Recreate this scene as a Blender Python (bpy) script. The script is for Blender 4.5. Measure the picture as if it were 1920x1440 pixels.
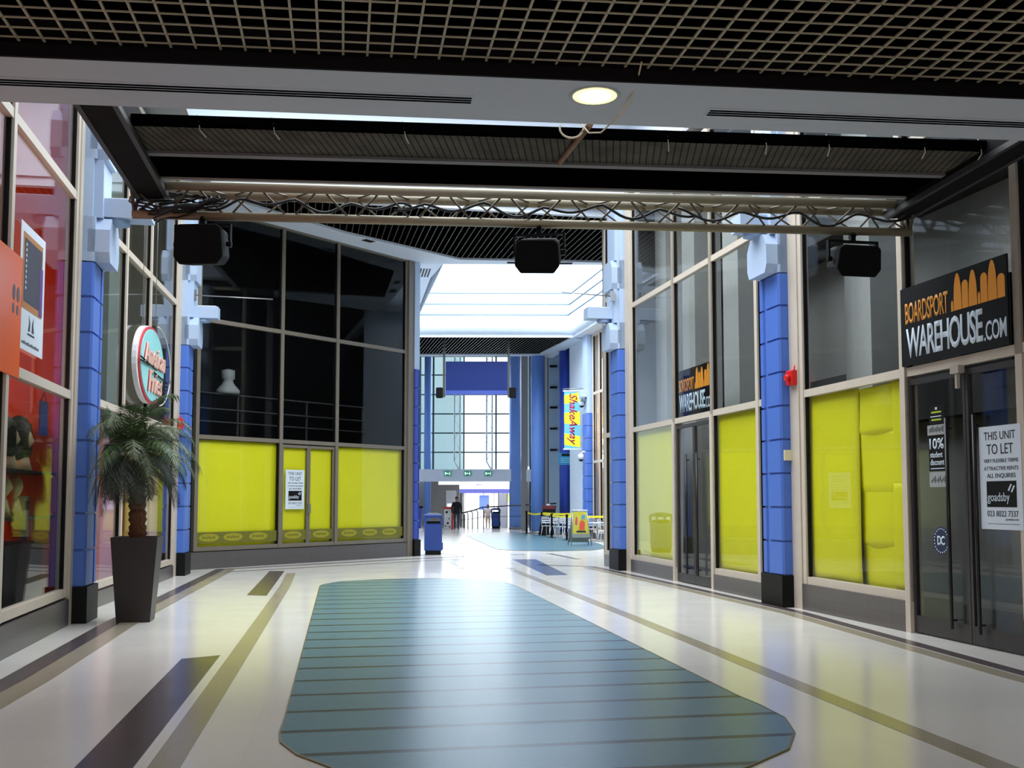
import bpy, bmesh, math, random
from mathutils import Vector, Matrix, Quaternion
random.seed(7)
PI = math.pi
S = bpy.context.scene
COL = S.collection
for o in list(bpy.data.objects): bpy.data.objects.remove(o)

# ------------------------------------------------------------ camera, light, exposure
cam = bpy.data.cameras.new('camera'); co = bpy.data.objects.new('camera', cam); COL.objects.link(co)
co.location = (0, 0, 1.63)
co.rotation_euler = (PI/2 + math.atan(144/2000.0), 0, 0)
cam.sensor_width = 36; cam.lens = 37.5; cam.shift_y = 73/1920.0
cam.clip_end = 400
S.camera = co
S.view_settings.view_transform = 'Standard'; S.view_settings.look = 'None'
S.view_settings.gamma = 1; S.view_settings.use_curve_mapping = False
S.view_settings.exposure = 0.15
w = bpy.data.worlds.new('world'); S.world = w; w.use_nodes = True
wn = w.node_tree.nodes; wl = w.node_tree.links
bg = wn['Background']; bg.inputs[0].default_value = (0.80, 0.92, 1.0, 1); bg.inputs[1].default_value = 1.7
def area(name, loc, rot, sx, sy, power, color=(1, 1, 1)):
    l = bpy.data.lights.new(name, 'AREA'); l.shape = 'RECTANGLE'; l.size = sx; l.size_y = sy
    l.energy = power; l.color = color
    o = bpy.data.objects.new(name, l); COL.objects.link(o); o.location = loc; o.rotation_euler = rot
    return o
area('atrium_skylight', (-1.0, 17.5, 11.35), (0, 0, math.radians(9)), 8.5, 11.5, 1600, (0.92, 0.96, 1.0))
area('passage_skylight', (0.2, 38.5, 13.3), (0, 0, math.radians(9)), 6.5, 14, 2900, (0.86, 0.94, 1.0))
area('glazing_daylight', (-1.5, 61.4, 7.0), (-PI/2, 0, 0), 9, 7, 650, (0.82, 0.92, 1.0))
area('rear_fill', (0.0, -3.0, 5.0), (math.radians(25), 0, 0), 9, 4, 700, (1.0, 0.95, 0.90))  # unseen fill light added behind the camera to lift the foreground

# ------------------------------------------------------------ materials
def lin(c):
    return tuple((x/255/12.92 if x/255 <= .04045 else ((x/255+.055)/1.055)**2.4) for x in c)
MATS = {}
def mat(name, rgb, rough=.5, metal=0, var=.08, scale=8, bump=0, emit=None, es=1, spec=.5):
    if name in MATS: return MATS[name]
    m = bpy.data.materials.new(name); m.use_nodes = True; n = m.node_tree.nodes; l = m.node_tree.links
    b = n['Principled BSDF']; c = lin(rgb)
    b.inputs['Roughness'].default_value = rough; b.inputs['Metallic'].default_value = metal
    b.inputs['Specular IOR Level'].default_value = spec
    tc = n.new('ShaderNodeTexCoord'); no = n.new('ShaderNodeTexNoise'); no.inputs['Scale'].default_value = scale
    no.inputs['Detail'].default_value = 3
    l.new(tc.outputs['Object'], no.inputs['Vector'])
    mx = n.new('ShaderNodeMix'); mx.data_type = 'RGBA'
    mx.inputs[6].default_value = tuple(x*(1-var) for x in c)+(1,)
    mx.inputs[7].default_value = tuple(min(1, x*(1+var)) for x in c)+(1,)
    l.new(no.outputs['Fac'], mx.inputs[0]); l.new(mx.outputs[2], b.inputs['Base Color'])
    if bump:
        bp = n.new('ShaderNodeBump'); bp.inputs['Strength'].default_value = bump; bp.inputs['Distance'].default_value = .02
        l.new(no.outputs['Fac'], bp.inputs['Height']); l.new(bp.outputs[0], b.inputs['Normal'])
    if emit:
        b.inputs['Emission Color'].default_value = lin(emit)+(1,); b.inputs['Emission Strength'].default_value = es
    m['_mix'] = mx.name
    MATS[name] = m
    return m
def glass_mat(name, tint=(.95, .97, .97), rough=0.0):
    m = bpy.data.materials.new(name); m.use_nodes = True; n = m.node_tree.nodes; l = m.node_tree.links
    n.remove(n['Principled BSDF']); out = n['Material Output']
    t = n.new('ShaderNodeBsdfTransparent'); t.inputs[0].default_value = tint+(1,)
    g = n.new('ShaderNodeBsdfGlossy'); g.inputs['Roughness'].default_value = rough
    lw = n.new('ShaderNodeLayerWeight'); lw.inputs[0].default_value = .5
    pw = n.new('ShaderNodeMath'); pw.operation = 'POWER'; pw.inputs[1].default_value = 5
    ma = n.new('ShaderNodeMath'); ma.operation = 'MULTIPLY_ADD'; ma.inputs[1].default_value = .8; ma.inputs[2].default_value = .022
    l.new(lw.outputs['Facing'], pw.inputs[0]); l.new(pw.outputs[0], ma.inputs[0])
    mx = n.new('ShaderNodeMixShader'); l.new(ma.outputs[0], mx.inputs[0]); l.new(t.outputs[0], mx.inputs[1]); l.new(g.outputs[0], mx.inputs[2])
    l.new(mx.outputs[0], out.inputs[0]); return m
GLASS = glass_mat('glass')
CREAM = mat('cream_frame', (196, 184, 168), .4)
BRONZE = mat('dull_frame', (112, 104, 92), .45)
RISER = mat('grey_tile', (92, 86, 86), .35, var=.15, scale=40)
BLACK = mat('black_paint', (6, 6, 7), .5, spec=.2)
DARK = mat('dark_matt', (20, 19, 20), .8, spec=.1)
BLUE = mat('blue_paint', (70, 108, 190), .45, var=.05)
DBLUE = mat('deep_and_shaded_blue', (40, 66, 160), .45)
PALE = mat('pale_blue_paint', (168, 186, 212), .6, var=.03)
WHITE = mat('white_plaster', (205, 214, 226), .75, var=.03)
CEILW = mat('ceiling_plaster', (196, 200, 208), .8, var=.03)
YEL = mat('yellow_paper', (226, 218, 8), .62, var=.05, scale=1.5, bump=.15)
STEEL = mat('brushed_steel', (150, 150, 150), .35, .8)
ALU = mat('aluminium_tube', (150, 138, 114), .45, .25)
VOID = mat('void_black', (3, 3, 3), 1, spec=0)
RED = mat('red_plastic', (205, 22, 18), .4)
SILVER = mat('silver_chair', (214, 214, 218), .35, .4)

def grout(m, sx, sy, dark=.55, width=.012, rot=0.0, brick=False):
    """tile joints in object space (x, y)"""
    n = m.node_tree.nodes; l = m.node_tree.links; b = n['Principled BSDF']; mx = n[m['_mix']]
    tc = n.new('ShaderNodeTexCoord'); mp = n.new('ShaderNodeMapping'); mp.inputs['Rotation'].default_value = rot if isinstance(rot, tuple) else (0, 0, rot)
    br = n.new('ShaderNodeTexBrick'); br.offset = .5 if brick else 0; br.inputs['Scale'].default_value = 1
    br.inputs['Brick Width'].default_value = sx; br.inputs['Row Height'].default_value = sy
    br.inputs['Mortar Size'].default_value = width; br.inputs['Color1'].default_value = (1, 1, 1, 1); br.inputs['Color2'].default_value = (.97, .97, .97, 1)
    br.inputs['Mortar'].default_value = (dark, dark, dark, 1)
    l.new(tc.outputs['Object'], mp.inputs[0]); l.new(mp.outputs[0], br.inputs[0])
    mu = n.new('ShaderNodeMix'); mu.data_type = 'RGBA'; mu.blend_type = 'MULTIPLY'; mu.inputs[0].default_value = 1
    l.new(mx.outputs[2], mu.inputs[6]); l.new(br.outputs['Color'], mu.inputs[7]); l.new(mu.outputs[2], b.inputs['Base Color'])
    return m
def glossy_floor(name, rgb, rough, speck=.1, tile=None):
    m = mat(name, rgb, rough, var=speck, scale=60)
    n = m.node_tree.nodes; l = m.node_tree.links; b = n['Principled BSDF']
    no = n.new('ShaderNodeTexNoise'); no.inputs['Scale'].default_value = 1.3; no.inputs['Detail'].default_value = 4
    tc = n.new('ShaderNodeTexCoord'); l.new(tc.outputs['Object'], no.inputs['Vector'])
    mr = n.new('ShaderNodeMapRange'); mr.inputs[3].default_value = rough*.75; mr.inputs[4].default_value = rough*1.35
    l.new(no.outputs['Fac'], mr.inputs[0]); l.new(mr.outputs[0], b.inputs['Roughness'])
    b.inputs['Specular IOR Level'].default_value = .38
    if tile: grout(m, *tile)
    return m
FLOOR = glossy_floor('terrazzo_floor', (222, 218, 211), .16, .05, (.6, .6, .93, .004, math.radians(-9)))
TAN = glossy_floor('tan_terrazzo', (158, 148, 128), .2, .25)
INLAY = glossy_floor('dark_terrazzo', (84, 74, 76), .2, .3)
BROWNBAND = glossy_floor('grey_terrazzo', (120, 112, 112), .2, .25)

# ------------------------------------------------------------ mesh helpers
class MB:
    def __init__(s): s.bm = bmesh.new(); s.mi = 0
    def quad(s, pts):
        f = s.bm.faces.new([s.bm.verts.new(p) for p in pts]); f.material_index = s.mi; return s
    def box(s, x0, x1, y0, y1, z0, z1):
        v = [s.bm.verts.new((x, y, z)) for z in (z0, z1) for y in (y0, y1) for x in (x0, x1)]
        for a in ((0, 2, 3, 1), (4, 5, 7, 6), (0, 1, 5, 4), (2, 6, 7, 3), (0, 4, 6, 2), (1, 3, 7, 5)):
            s.bm.faces.new([v[i] for i in a]).material_index = s.mi
        return s
    def prism(s, poly, z0, z1, f=None):
        f = f or (lambda p, z: (p[0], p[1], z))
        a = [s.bm.verts.new(f(p, z0)) for p in poly]; b = [s.bm.verts.new(f(p, z1)) for p in poly]
        n = len(poly)
        fs = [s.bm.faces.new(a[::-1]), s.bm.faces.new(b)]
        for i in range(n): fs.append(s.bm.faces.new([a[i], a[(i+1) % n], b[(i+1) % n], b[i]]))
        for q in fs: q.material_index = s.mi
        return s
    def tube(s, pts, r, seg=8, cap=True):
        pts = [Vector(p) for p in pts]; rings = []
        for i, p in enumerate(pts):
            d = (pts[min(i+1, len(pts)-1)]-pts[max(i-1, 0)]).normalized()
            up = Vector((0, 0, 1)) if abs(d.z) < .95 else Vector((1, 0, 0))
            a = d.cross(up).normalized(); b = a.cross(d)
            rr = r[i] if isinstance(r, (list, tuple)) else r
            rings.append([s.bm.verts.new(p+rr*(math.cos(t)*a+math.sin(t)*b)) for t in [2*PI*k/seg for k in range(seg)]])
        for i in range(len(rings)-1):
            for k in range(seg):
                f = s.bm.faces.new([rings[i][k], rings[i][(k+1) % seg], rings[i+1][(k+1) % seg], rings[i+1][k]]); f.smooth = True; f.material_index = s.mi
        if cap: s.bm.faces.new(rings[0][::-1]).material_index = s.mi; s.bm.faces.new(rings[-1]).material_index = s.mi
        return s
    def lathe(s, prof, c=(0, 0), seg=24, smooth=True):
        rings = [[s.bm.verts.new((c[0]+r*math.cos(2*PI*k/seg), c[1]+r*math.sin(2*PI*k/seg), z)) for k in range(seg)] for r, z in prof]
        for i in range(len(rings)-1):
            for k in range(seg):
                f = s.bm.faces.new([rings[i][k], rings[i][(k+1) % seg], rings[i+1][(k+1) % seg], rings[i+1][k]]); f.smooth = smooth; f.material_index = s.mi
        s.bm.faces.new(rings[0][::-1]).material_index = s.mi; s.bm.faces.new(rings[-1]).material_index = s.mi
        return s
    def bevel(s, w, seg=1):
        bmesh.ops.bevel(s.bm, geom=s.bm.edges[:], offset=w, segments=seg, affect='EDGES', clamp_overlap=True); return s
    def build(s, name, mats, parent=None, kind=None):
        bmesh.ops.recalc_face_normals(s.bm, faces=s.bm.faces[:])
        me = bpy.data.meshes.new(name); s.bm.to_mesh(me); s.bm.free()
        for m in (mats if isinstance(mats, (list, tuple)) else [mats]): me.materials.append(m)
        o = bpy.data.objects.new(name, me); COL.objects.link(o)
        if parent: o.parent = parent
        if kind: o['kind'] = kind
        return o
def thing(name, label, cat, loc=(0, 0, 0), rz=0, group=None, kind=None):
    o = bpy.data.objects.new(name, None); COL.objects.link(o); o.location = loc; o.rotation_euler = (0, 0, rz)
    o.empty_display_size = .2
    if kind: o['kind'] = kind
    if label: o['label'] = label; o['category'] = cat
    if group: o['group'] = group
    return o
def tag(o, label, cat, group=None):
    o['label'] = label; o['category'] = cat
    if group: o['group'] = group
    return o
def place(o, loc, rz=0): o.location = loc; o.rotation_euler = (0, 0, rz); return o
def relabel(o, label): o['label'] = label; return o
def dup(root, loc, rz, label):
    r = root.copy(); COL.objects.link(r); r.location = loc; r.rotation_euler = (0, 0, rz); r['label'] = label
    for ch in list(root.children):
        c = ch.copy(); COL.objects.link(c); c.parent = r
        for g in list(ch.children):
            d = g.copy(); COL.objects.link(d); d.parent = c
    return r
def text(s, x0, x1, z0, z1, m, parent, T=None, shear=0, rot=False, ext=.002, bold=0, name='lettering', font_space=1.0):
    """writing fitted into the rectangle x0..x1, z0..z1 of the plane y=0 of T, read from -y"""
    cu = bpy.data.curves.new(name, 'FONT'); cu.body = s; cu.extrude = 0; cu.shear = shear; cu.offset = bold; cu.space_character = font_space
    cu.align_x = 'CENTER'; cu.resolution_u = 3
    ob = bpy.data.objects.new('tmp', cu); COL.objects.link(ob)
    dg = bpy.context.evaluated_depsgraph_get(); me = bpy.data.meshes.new_from_object(ob.evaluated_get(dg))
    bpy.data.objects.remove(ob); me.name = name
    v = [(p.co.x, p.co.y) for p in me.vertices]
    if rot: v = [(y, -x) for x, y in v]
    ax, bx = min(p[0] for p in v), max(p[0] for p in v); ay, by = min(p[1] for p in v), max(p[1] for p in v)
    for p, q in zip(me.vertices, v):
        co_ = Vector((x0+(q[0]-ax)/(bx-ax)*(x1-x0), 0, z0+(q[1]-ay)/(by-ay)*(z1-z0)))
        p.co = (T @ co_) if T else co_
    bm = bmesh.new(); bm.from_mesh(me)
    r = bmesh.ops.extrude_face_region(bm, geom=bm.faces[:])
    dv = (T.to_3x3() @ Vector((0, -ext, 0))) if T else Vector((0, -ext, 0))
    for g in r['geom']:
        if isinstance(g, bmesh.types.BMVert): g.co += dv
    bm.to_mesh(me); bm.free()
    me.materials.clear(); me.materials.append(m)
    o = bpy.data.objects.new(name, me); COL.objects.link(o)
    if parent: o.parent = parent
    return o

# ------------------------------------------------------------ facade frames: x along the wall away from the camera, y towards the left of that
RP = (5.354, 11.301); RA = math.atan2(.9813, -.1927)
LP = (-5.318, 11.225); LA = math.atan2(.9822, -.1877)
MP = (-6.55, 17.7); MA = math.atan2(.9906, -.1367)
FP = (-7.46, 25.132); FA = math.atan2(.7992, .6011)
def fr(P, A, u, d, z=0):
    return (P[0]+math.cos(A)*u-math.sin(A)*d, P[1]+math.sin(A)*u+math.cos(A)*d, z)
# side: +1 when the corridor is on +y of the frame, -1 when it is on -y
win_n = [0]
def window(P, A, side, us, zs, z0, z1, fm, t=.11, dep=.12, panes=True, skip=(), extra=None):
    """window wall: mullions at us, transoms at zs between z0 and z1; glass panes between them"""
    win_n[0] += 1
    r = thing('window_%d' % win_n[0], None, None, (P[0], P[1], 0), A, kind='structure')
    m = MB()
    y0, y1 = sorted((-side*dep*.5, side*dep*.5))
    for u in us: m.box(u-t/2, u+t/2, y0, y1, z0, z1)
    lv = [z0+t/2]+list(zs)+[z1-t/2]
    for a, b in zip(us[:-1], us[1:]):
        for z in lv:
            m.box(a+t/2, b-t/2, y0+.01, y1-.01, z-t/2, z+t/2)
    m.build('window_frame', fm, r)
    # dark gasket along the mullions, on the shop side edge of the glass
    g = MB()
    for a, b in zip(us[:-1], us[1:]):
        for x in (a+t/2, b-t/2-.025): g.box(x, x+.025, y0+.005, y0+.03 if side < 0 else y1-.005, z0+.02, z1-.02) if False else g.box(x, x+.022, -.03, .03, z0+.02, z1-.02)
    g.build('gasket', BLACK, r)
    if panes:
        for i, (a, b) in enumerate(zip(us[:-1], us[1:])):
            for j, (c, d) in enumerate(zip(lv[:-1], lv[1:])):
                if (i, j) in skip: continue
                MB().box(a+t/2, b-t/2, -.006, .006, c+t/2-.01, d-t/2+.01).build('glass_pane', GLASS, r)
    return r
def riser(P, A, u0, u1, h, side, nm, m=None, dep=.14):
    y0, y1 = sorted((-side*.12, side*(dep-.06)))
    o = MB().box(u0, u1, y0, y1, 0, h).build(nm, m or RISERT, None, 'structure'); return place(o, (P[0], P[1], 0), A)
RISERT = grout(mat('riser_tile', (88, 83, 83), .3, var=.15, scale=40), .3, .19, .7, .004, (PI/2, 0, 0))

# ------------------------------------------------------------ FLOOR
m = MB(); m.box(-16, 16, -8, 62.2, -.3, 0); m.build('floor', FLOOR, None, 'structure')
m = MB(); m.box(-16, 16, 62.2, 90, -.9, -.45); m.build('floor', mat('lobby_floor', (170, 170, 175), .3), None, 'structure')
tr = [0]
def strip(polys, m):
    tr[0] += 1; b = MB()
    for p in polys: b.prism(p, .0005, .004)
    return b.build('trim_%d' % tr[0], m, None, 'structure')
def band(pts, w, m):
    """ribbon of width w to the left of the polyline"""
    q = []
    for i, p in enumerate(pts):
        a = Vector(pts[max(i-1, 0)]); b = Vector(pts[min(i+1, len(pts)-1)]); d = (b-a).normalized(); n = Vector((-d.y, d.x))
        q.append((Vector(p), Vector(p)+n*w))
    return strip([[q[i][0], q[i+1][0], q[i+1][1], q[i][1]] for i in range(len(q)-1)], m)
wl_ = [(-3.86, 4.4), (-4.64, 9.81), (-5.40, 14.18), (-6.2, 19.86), (-6.95, 25.2), (-2.93, 29.55), (-.6, 31.6)]
band(wl_[:5], -.22, INLAY)
band([(x+.22, y) for x, y in wl_[:5]], -.24, TAN)
band(wl_[4:], -.17, INLAY); band([(x+.45, y-.9) for x, y in wl_[4:]], -.13, BROWNBAND)
band([(-1.35, 2.2), (-2.02, 6.63), (-4.17, 20.22), (-4.81, 23.9)], .2, TAN)
strip([[(-2.0, 2.5), (-1.7, 2.5), (-2.307, 6.63), (-3.061, 11.34), (-3.389, 11.08), (-2.664, 6.63)]], INLAY)
strip([[(-4.537, 18.42), (-4.176, 18.32), (-5.208, 24.6), (-5.549, 24.6)]], INLAY)
band([(3.6, 3.5), (3.086, 6.632), (2.588, 9.727), (1.78, 14.9), (0.0, 25.7)], .19, TAN)
band([(6.3, 2.2), (4.9, 10.1), (4.27, 15.6), (3.2, 20.9), (2.05, 26.2), (.7, 27.0)], .17, INLAY)
band([(6.1, 2.2), (4.70, 10.0), (4.07, 15.5), (3.0, 20.8), (1.9, 25.9)], .2, TAN)
strip([[(.0, 29.4), (.657, 29.4), (1.205, 23.36), (.748, 23.19)]], mat('blue_grey_terrazzo', (88, 98, 130), .2, var=.2, scale=50))
strip([[(-1.75, 28.6), (-1.35, 28.6), (-.75, 25.4), (-1.15, 25.4)]], BROWNBAND)
band([(-1.6, 29.0), (-.3, 29.1)], .15, INLAY); band([(-1.3, 25.6), (.1, 25.5)], .1, BROWNBAND)
band([(-.4, 31.8), (.4, 31.9)], .25, BROWNBAND); band([(1.9, 29.5), (1.2, 32.6)], .18, BROWNBAND)
band([(-2.6, 33.5), (-1.2, 30.2)], .1, TAN)
# entrance mats
def mat_material(name, rgb):
    m = mat(name, rgb, .30, var=.12, scale=30, spec=.45)
    n = m.node_tree.nodes; l = m.node_tree.links; b = n['Principled BSDF']; mx = n[m['_mix']]
    tc = n.new('ShaderNodeTexCoord'); sp = n.new('ShaderNodeSeparateXYZ'); l.new(tc.outputs['Object'], sp.inputs[0])
    def stripe(period, duty, dark):
        a = n.new('ShaderNodeMath'); a.operation = 'DIVIDE'; a.inputs[1].default_value = period; l.new(sp.outputs['Y'], a.inputs[0])
        f = n.new('ShaderNodeMath'); f.operation = 'FRACT'; l.new(a.outputs[0], f.inputs[0])
        g = n.new('ShaderNodeMath'); g.operation = 'LESS_THAN'; g.inputs[1].default_value = duty; l.new(f.outputs[0], g.inputs[0])
        h = n.new('ShaderNodeMath'); h.operation = 'MULTIPLY_ADD'; h.inputs[1].default_value = dark-1; h.inputs[2].default_value = 1; l.new(g.outputs[0], h.inputs[0]); return h
    s1 = stripe(.71, .12, .06); s2 = stripe(.048, .33, .55)
    mm = n.new('ShaderNodeMath'); mm.operation = 'MULTIPLY'; l.new(s1.outputs[0], mm.inputs[0]); l.new(s2.outputs[0], mm.inputs[1])
    mu = n.new('ShaderNodeMix'); mu.data_type = 'RGBA'; mu.blend_type = 'MULTIPLY'; mu.inputs[0].default_value = 1
    cr = n.new('ShaderNodeCombineColor')
    for i in range(3): l.new(mm.outputs[0], cr.inputs[i])
    l.new(mx.outputs[2], mu.inputs[6]); l.new(cr.outputs[0], mu.inputs[7]); l.new(mu.outputs[2], b.inputs['Base Color'])
    bp = n.new('ShaderNodeBump'); bp.inputs['Strength'].default_value = .5; bp.inputs['Distance'].default_value = .01
    l.new(mm.outputs[0], bp.inputs['Height']); l.new(bp.outputs[0], b.inputs['Normal'])
    return m
MATM = mat_material('teal_slat_matting', (86, 124, 138))
def floor_mat(poly, label, rz=math.radians(10.5)):
    c = Vector((sum(p[0] for p in poly)/len(poly), sum(p[1] for p in poly)/len(poly)))
    t = thing('entrance_mat', label, 'floor mat', (c.x, c.y, 0), rz)
    R = Matrix.Rotation(-rz, 2); q = [R @ (Vector(p)-c) for p in poly]
    MB().prism(q, .001, .010).build('matting', MATM, t)
    b = MB(); n = len(q)
    for i in range(n):
        a, d = q[i], q[(i+1) % n]; e = (d-a).normalized(); nn = Vector((e.y, -e.x))*.012
        b.prism([a, d, d+nn, a+nn], .001, .012)
    b.build('brass_edging', mat('brass', (110, 102, 62), .4, .5), t)
def smooth(pts, it=2):
    for _ in range(it):
        o = []
        for i, p in enumerate(pts):
            q = pts[(i+1) % len(pts)]
            a = Vector(p); b = Vector(q)
            if (b-a).length > 3 and False: o += [a, b]
            else: o += [a+(b-a)*.25, a+(b-a)*.75]
        pts = o
    return pts
corner_near = []
P0 = [(-3.609, 20.22), (-3.63, 20.6), (-3.418, 21.4), (-2.6, 22.0), (-1.767, 22.26), (-.9, 21.95), (-.158, 21.26), (.1, 20.22)][::-1]
near = [(1.865, 9.02), (1.96, 8.6), (2.03, 8.1), (1.97, 7.6), (1.80, 7.1), (1.43, 6.63), (.95, 6.2), (.4, 5.95), (-.2, 5.9), (-.8, 6.25), (-1.105, 6.63), (-1.37, 6.95), (-1.55, 7.3), (-1.62, 7.6), (-1.69, 8.1)]
floor_mat([Vector(p) for p in (P0+[(-3.609, 20.22)][:0]+near[::-1])], 'large teal slatted entrance mat with rounded corners in the foreground floor')
floor_mat([Vector(p) for p in [(-2.1, 49.0), (-1.241, 41.6), (-.5, 35.2), (.1, 34.4), (1.2, 33.95), (2.6, 34.6), (3.286, 36.2), (3.2, 40), (2.9, 43.2), (1.1, 50.0), (.6, 52.0), (-.6, 53.8), (-1.8, 52)]], 'teal slatted entrance mat in front of the cafe barrier, farther of the two mats')

# ------------------------------------------------------------ WINDOW WALLS
GT = 8.65
# right shopfront
window(RP, RA, 1, [-6, -3.2, -.15], [3.22, 6.09], .38, GT, CREAM)
window(RP, RA, 1, [-.15, 2.04], [6.09], 3.16, GT, CREAM)
window(RP, RA, 1, [2.04, 4.82], [3.22, 6.09], .38, GT, CREAM)
window(RP, RA, 1, [5.98, 6.44, 8.45], [3.22, 6.09], .28, GT, CREAM)
window(RP, RA, 1, [8.45, 10.5], [6.09], 3.16, GT, CREAM)
window(RP, RA, 1, [10.5, 13.3], [3.22, 6.09], .28, GT, CREAM)
window(RP, RA, 1, [14.45, 15.5], [3.22, 6.6], .28, GT, CREAM)
def posts(P, A, side, us, z1=GT, m=CREAM, nm='trim', dep=.16):
    for u0, u1 in us:
        tr[0] += 1; y0, y1 = sorted((-side*.1, side*dep*.5))
        place(MB().box(u0, u1, y0, y1, 0, z1).build('%s_%d' % (nm, tr[0]), m, None, 'structure'), (P[0], P[1], 0), A)
posts(RP, RA, 1, [(4.88, 5.2), (13.36, 13.7), (1.985, 2.095)])
posts(RP, RA, 1, [(8.395, 8.505), (10.445, 10.555)], 3.2)
for a, b in ((-6, -.2), (2.1, 4.88), (6.0, 8.39)): riser(RP, RA, a, b, .38 if a < 5 else .28, 1, 'baseboard_right')
for a, b in ((10.56, 13.36), (14.4, 15.56)): riser(RP, RA, a, b, .28, 1, 'baseboard_right')
# left shopfront, near
window(LP, LA, -1, [-6, -3, -.3, 2.78], [3.0, 5.66], .37, GT, CREAM)
posts(LP, LA, -1, [(2.84, 3.06)])
riser(LP, LA, -6, 2.84, .34, -1, 'baseboard_left')
# left shopfront, far
window(MP, MA, -1, [-2.3, .15, 2.2, 5.0], [3.11, 5.84], .27, GT, CREAM)
posts(MP, MA, -1, [(5.06, 5.38)])
riser(MP, MA, -2.3, 5.06, .24, -1, 'baseboard_left')
posts(LP, LA, -1, [(3.7, 4.3)])
# dark corner shopfront
FT = 8.7
window(FP, FA, -1, [.0, 2.56, 4.5, 7.22], [3.12, 5.93], .42, FT, BRONZE, t=.1, skip=[(1, 0)])
posts(FP, FA, -1, [(7.27, 7.5)], FT, BRONZE, dep=.2)
riser(FP, FA, -.4, 7.4, .40, -1, 'baseboard_left', RISERT)

# ------------------------------------------------------------ SHOP INTERIORS (walls seen through the glass)
wn_ = [0]
def room(P, A, side, u0, u1, depth, h, wm, cm, fm=None, nm='wall_right', back=.14):
    s = -side
    def yy(a, b): return sorted((s*a, s*b))
    m = MB(); y0, y1 = yy(depth, depth+.1); m.box(u0, u1, y0, y1, 0, h)
    for a in (u0, u1-.08):
        y0, y1 = yy(back, depth); m.box(a, a+.08, y0, y1, 0, h)
    place(m.build(nm, wm, None, 'structure'), (P[0], P[1], 0), A)
    y0, y1 = yy(back, depth+.1)
    place(MB().box(u0, u1, y0, y1, h, h+.1).build('ceiling', cm, None, 'structure'), (P[0], P[1], 0), A)
    if fm:
        place(MB().box(u0, u1, y0, y1, .001, .02).build('floor', fm, None, 'structure'), (P[0], P[1], 0), A)
GREYW = mat('shop_grey_wall', (142, 138, 134), .8)
GREYD = mat('shop_dark_ceiling', (58, 55, 54), .9)
room(RP, RA, 1, -6.2, 15.6, 2.6, 8.7, GREYW, GREYD, mat('shop_dark_floor', (52, 48, 46), .4))
# dark fascias and lighter columns within the right shop
o = MB().box(-6, 15.5, -2.55, -2.2, 2.9, 3.9); o.box(-6, 15.5, -2.58, -1.7, 6.3, 6.9); place(o.build('trim_fascia', GREYD, None, 'structure'), (RP[0], RP[1], 0), RA).name = 'trim_90'
for u in (4.1, 8.9, 11.2, 13.0):
    tr[0] += 1; place(MB().box(u, u+.75, -1.3, -.7, 0, 8.6).build('trim_%d' % tr[0], mat('shop_column', (178, 176, 172), .7), None, 'structure'), (RP[0], RP[1], 0), RA)
tr[0] += 1; place(MB().box(2.2, 3.3, -2.0, -1.6, 3.4, 4.6).box(-.1, 2.0, -2.5, -1.6, .02, 3.1).build('trim_%d' % tr[0], DARK, None, 'structure'), (RP[0], RP[1], 0), RA)
REDW = mat('red_orange_wall', (214, 62, 10), .7, var=.25, scale=.8)
room(LP, LA, -1, -6.2, 3.05, 1.9, 8.7, REDW, mat('lilac_ceiling', (176, 160, 172), .8), DARK, 'wall_left')
OLV = mat('olive_wall', (120, 112, 96), .8)
room(MP, MA, -1, -2.5, 5.3, 1.7, 8.7, OLV, GREYD, DARK, 'wall_left')
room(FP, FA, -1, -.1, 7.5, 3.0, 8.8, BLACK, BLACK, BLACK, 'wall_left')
# coloured screens inside the left far shop
def panel(P, A, u0, u1, y0, y1, z0, z1, m, name='wall_left'):
    return place(MB().box(u0, u1, y0, y1, z0, z1).build(name, m, None, 'structure'), (P[0], P[1], 0), A)
panel(MP, MA, -.9, .45, .35, .4, .25, 2.95, mat('pink_orange_panel', (216, 112, 96), .6, var=.3, scale=1.2))
panel(MP, MA, .55, 2.1, .4, .45, .25, 2.95, mat('pink_panel', (220, 150, 176), .6))
panel(MP, MA, 2.3, 3.0, .35, .4, .25, 2.95, mat('tan_orange_panel', (196, 130, 66), .6))
panel(MP, MA, 3.0, 4.1, .3, .36, .25, 2.95, mat('purple_panel', (132, 72, 176), .6))
panel(MP, MA, 4.1, 4.95, .25, .3, .25, 2.95, mat('light_pink_panel', (222, 178, 196), .6))
panel(MP, MA, 1.1, 1.5, .9, 1.2, 3.3, 8.6, mat('olive_post', (118, 110, 40), .7)); panel(MP, MA, 3.0, 4.0, .9, 1.2, 3.3, 8.6, mat('grey_green_wall', (150, 158, 148), .7))
panel(MP, MA, -2.3, 5.2, .9, 1.65, 3.0, 3.3, OLV)

# outer shell: closes the building so daylight comes only through its openings
SH = mat('shell_wall', (150, 150, 152), .9)
def shell(nm, *b): MB().box(*b).build(nm, SH, None, 'structure')
shell('wall_back', -16, 16, -8, -7.6, 0, 14)
shell('wall_left', -16, -15.6, -8, 90, -.9, 14); shell('wall_right', 15.6, 16, -8, 90, -.9, 14)
# walls behind the camera beside the walkway
shell('wall_left', -15.6, -4.4, 3.5, 3.8, 0, 9); shell('wall_right', 6.6, 15.6, 3.5, 3.8, 0, 9)

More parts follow.
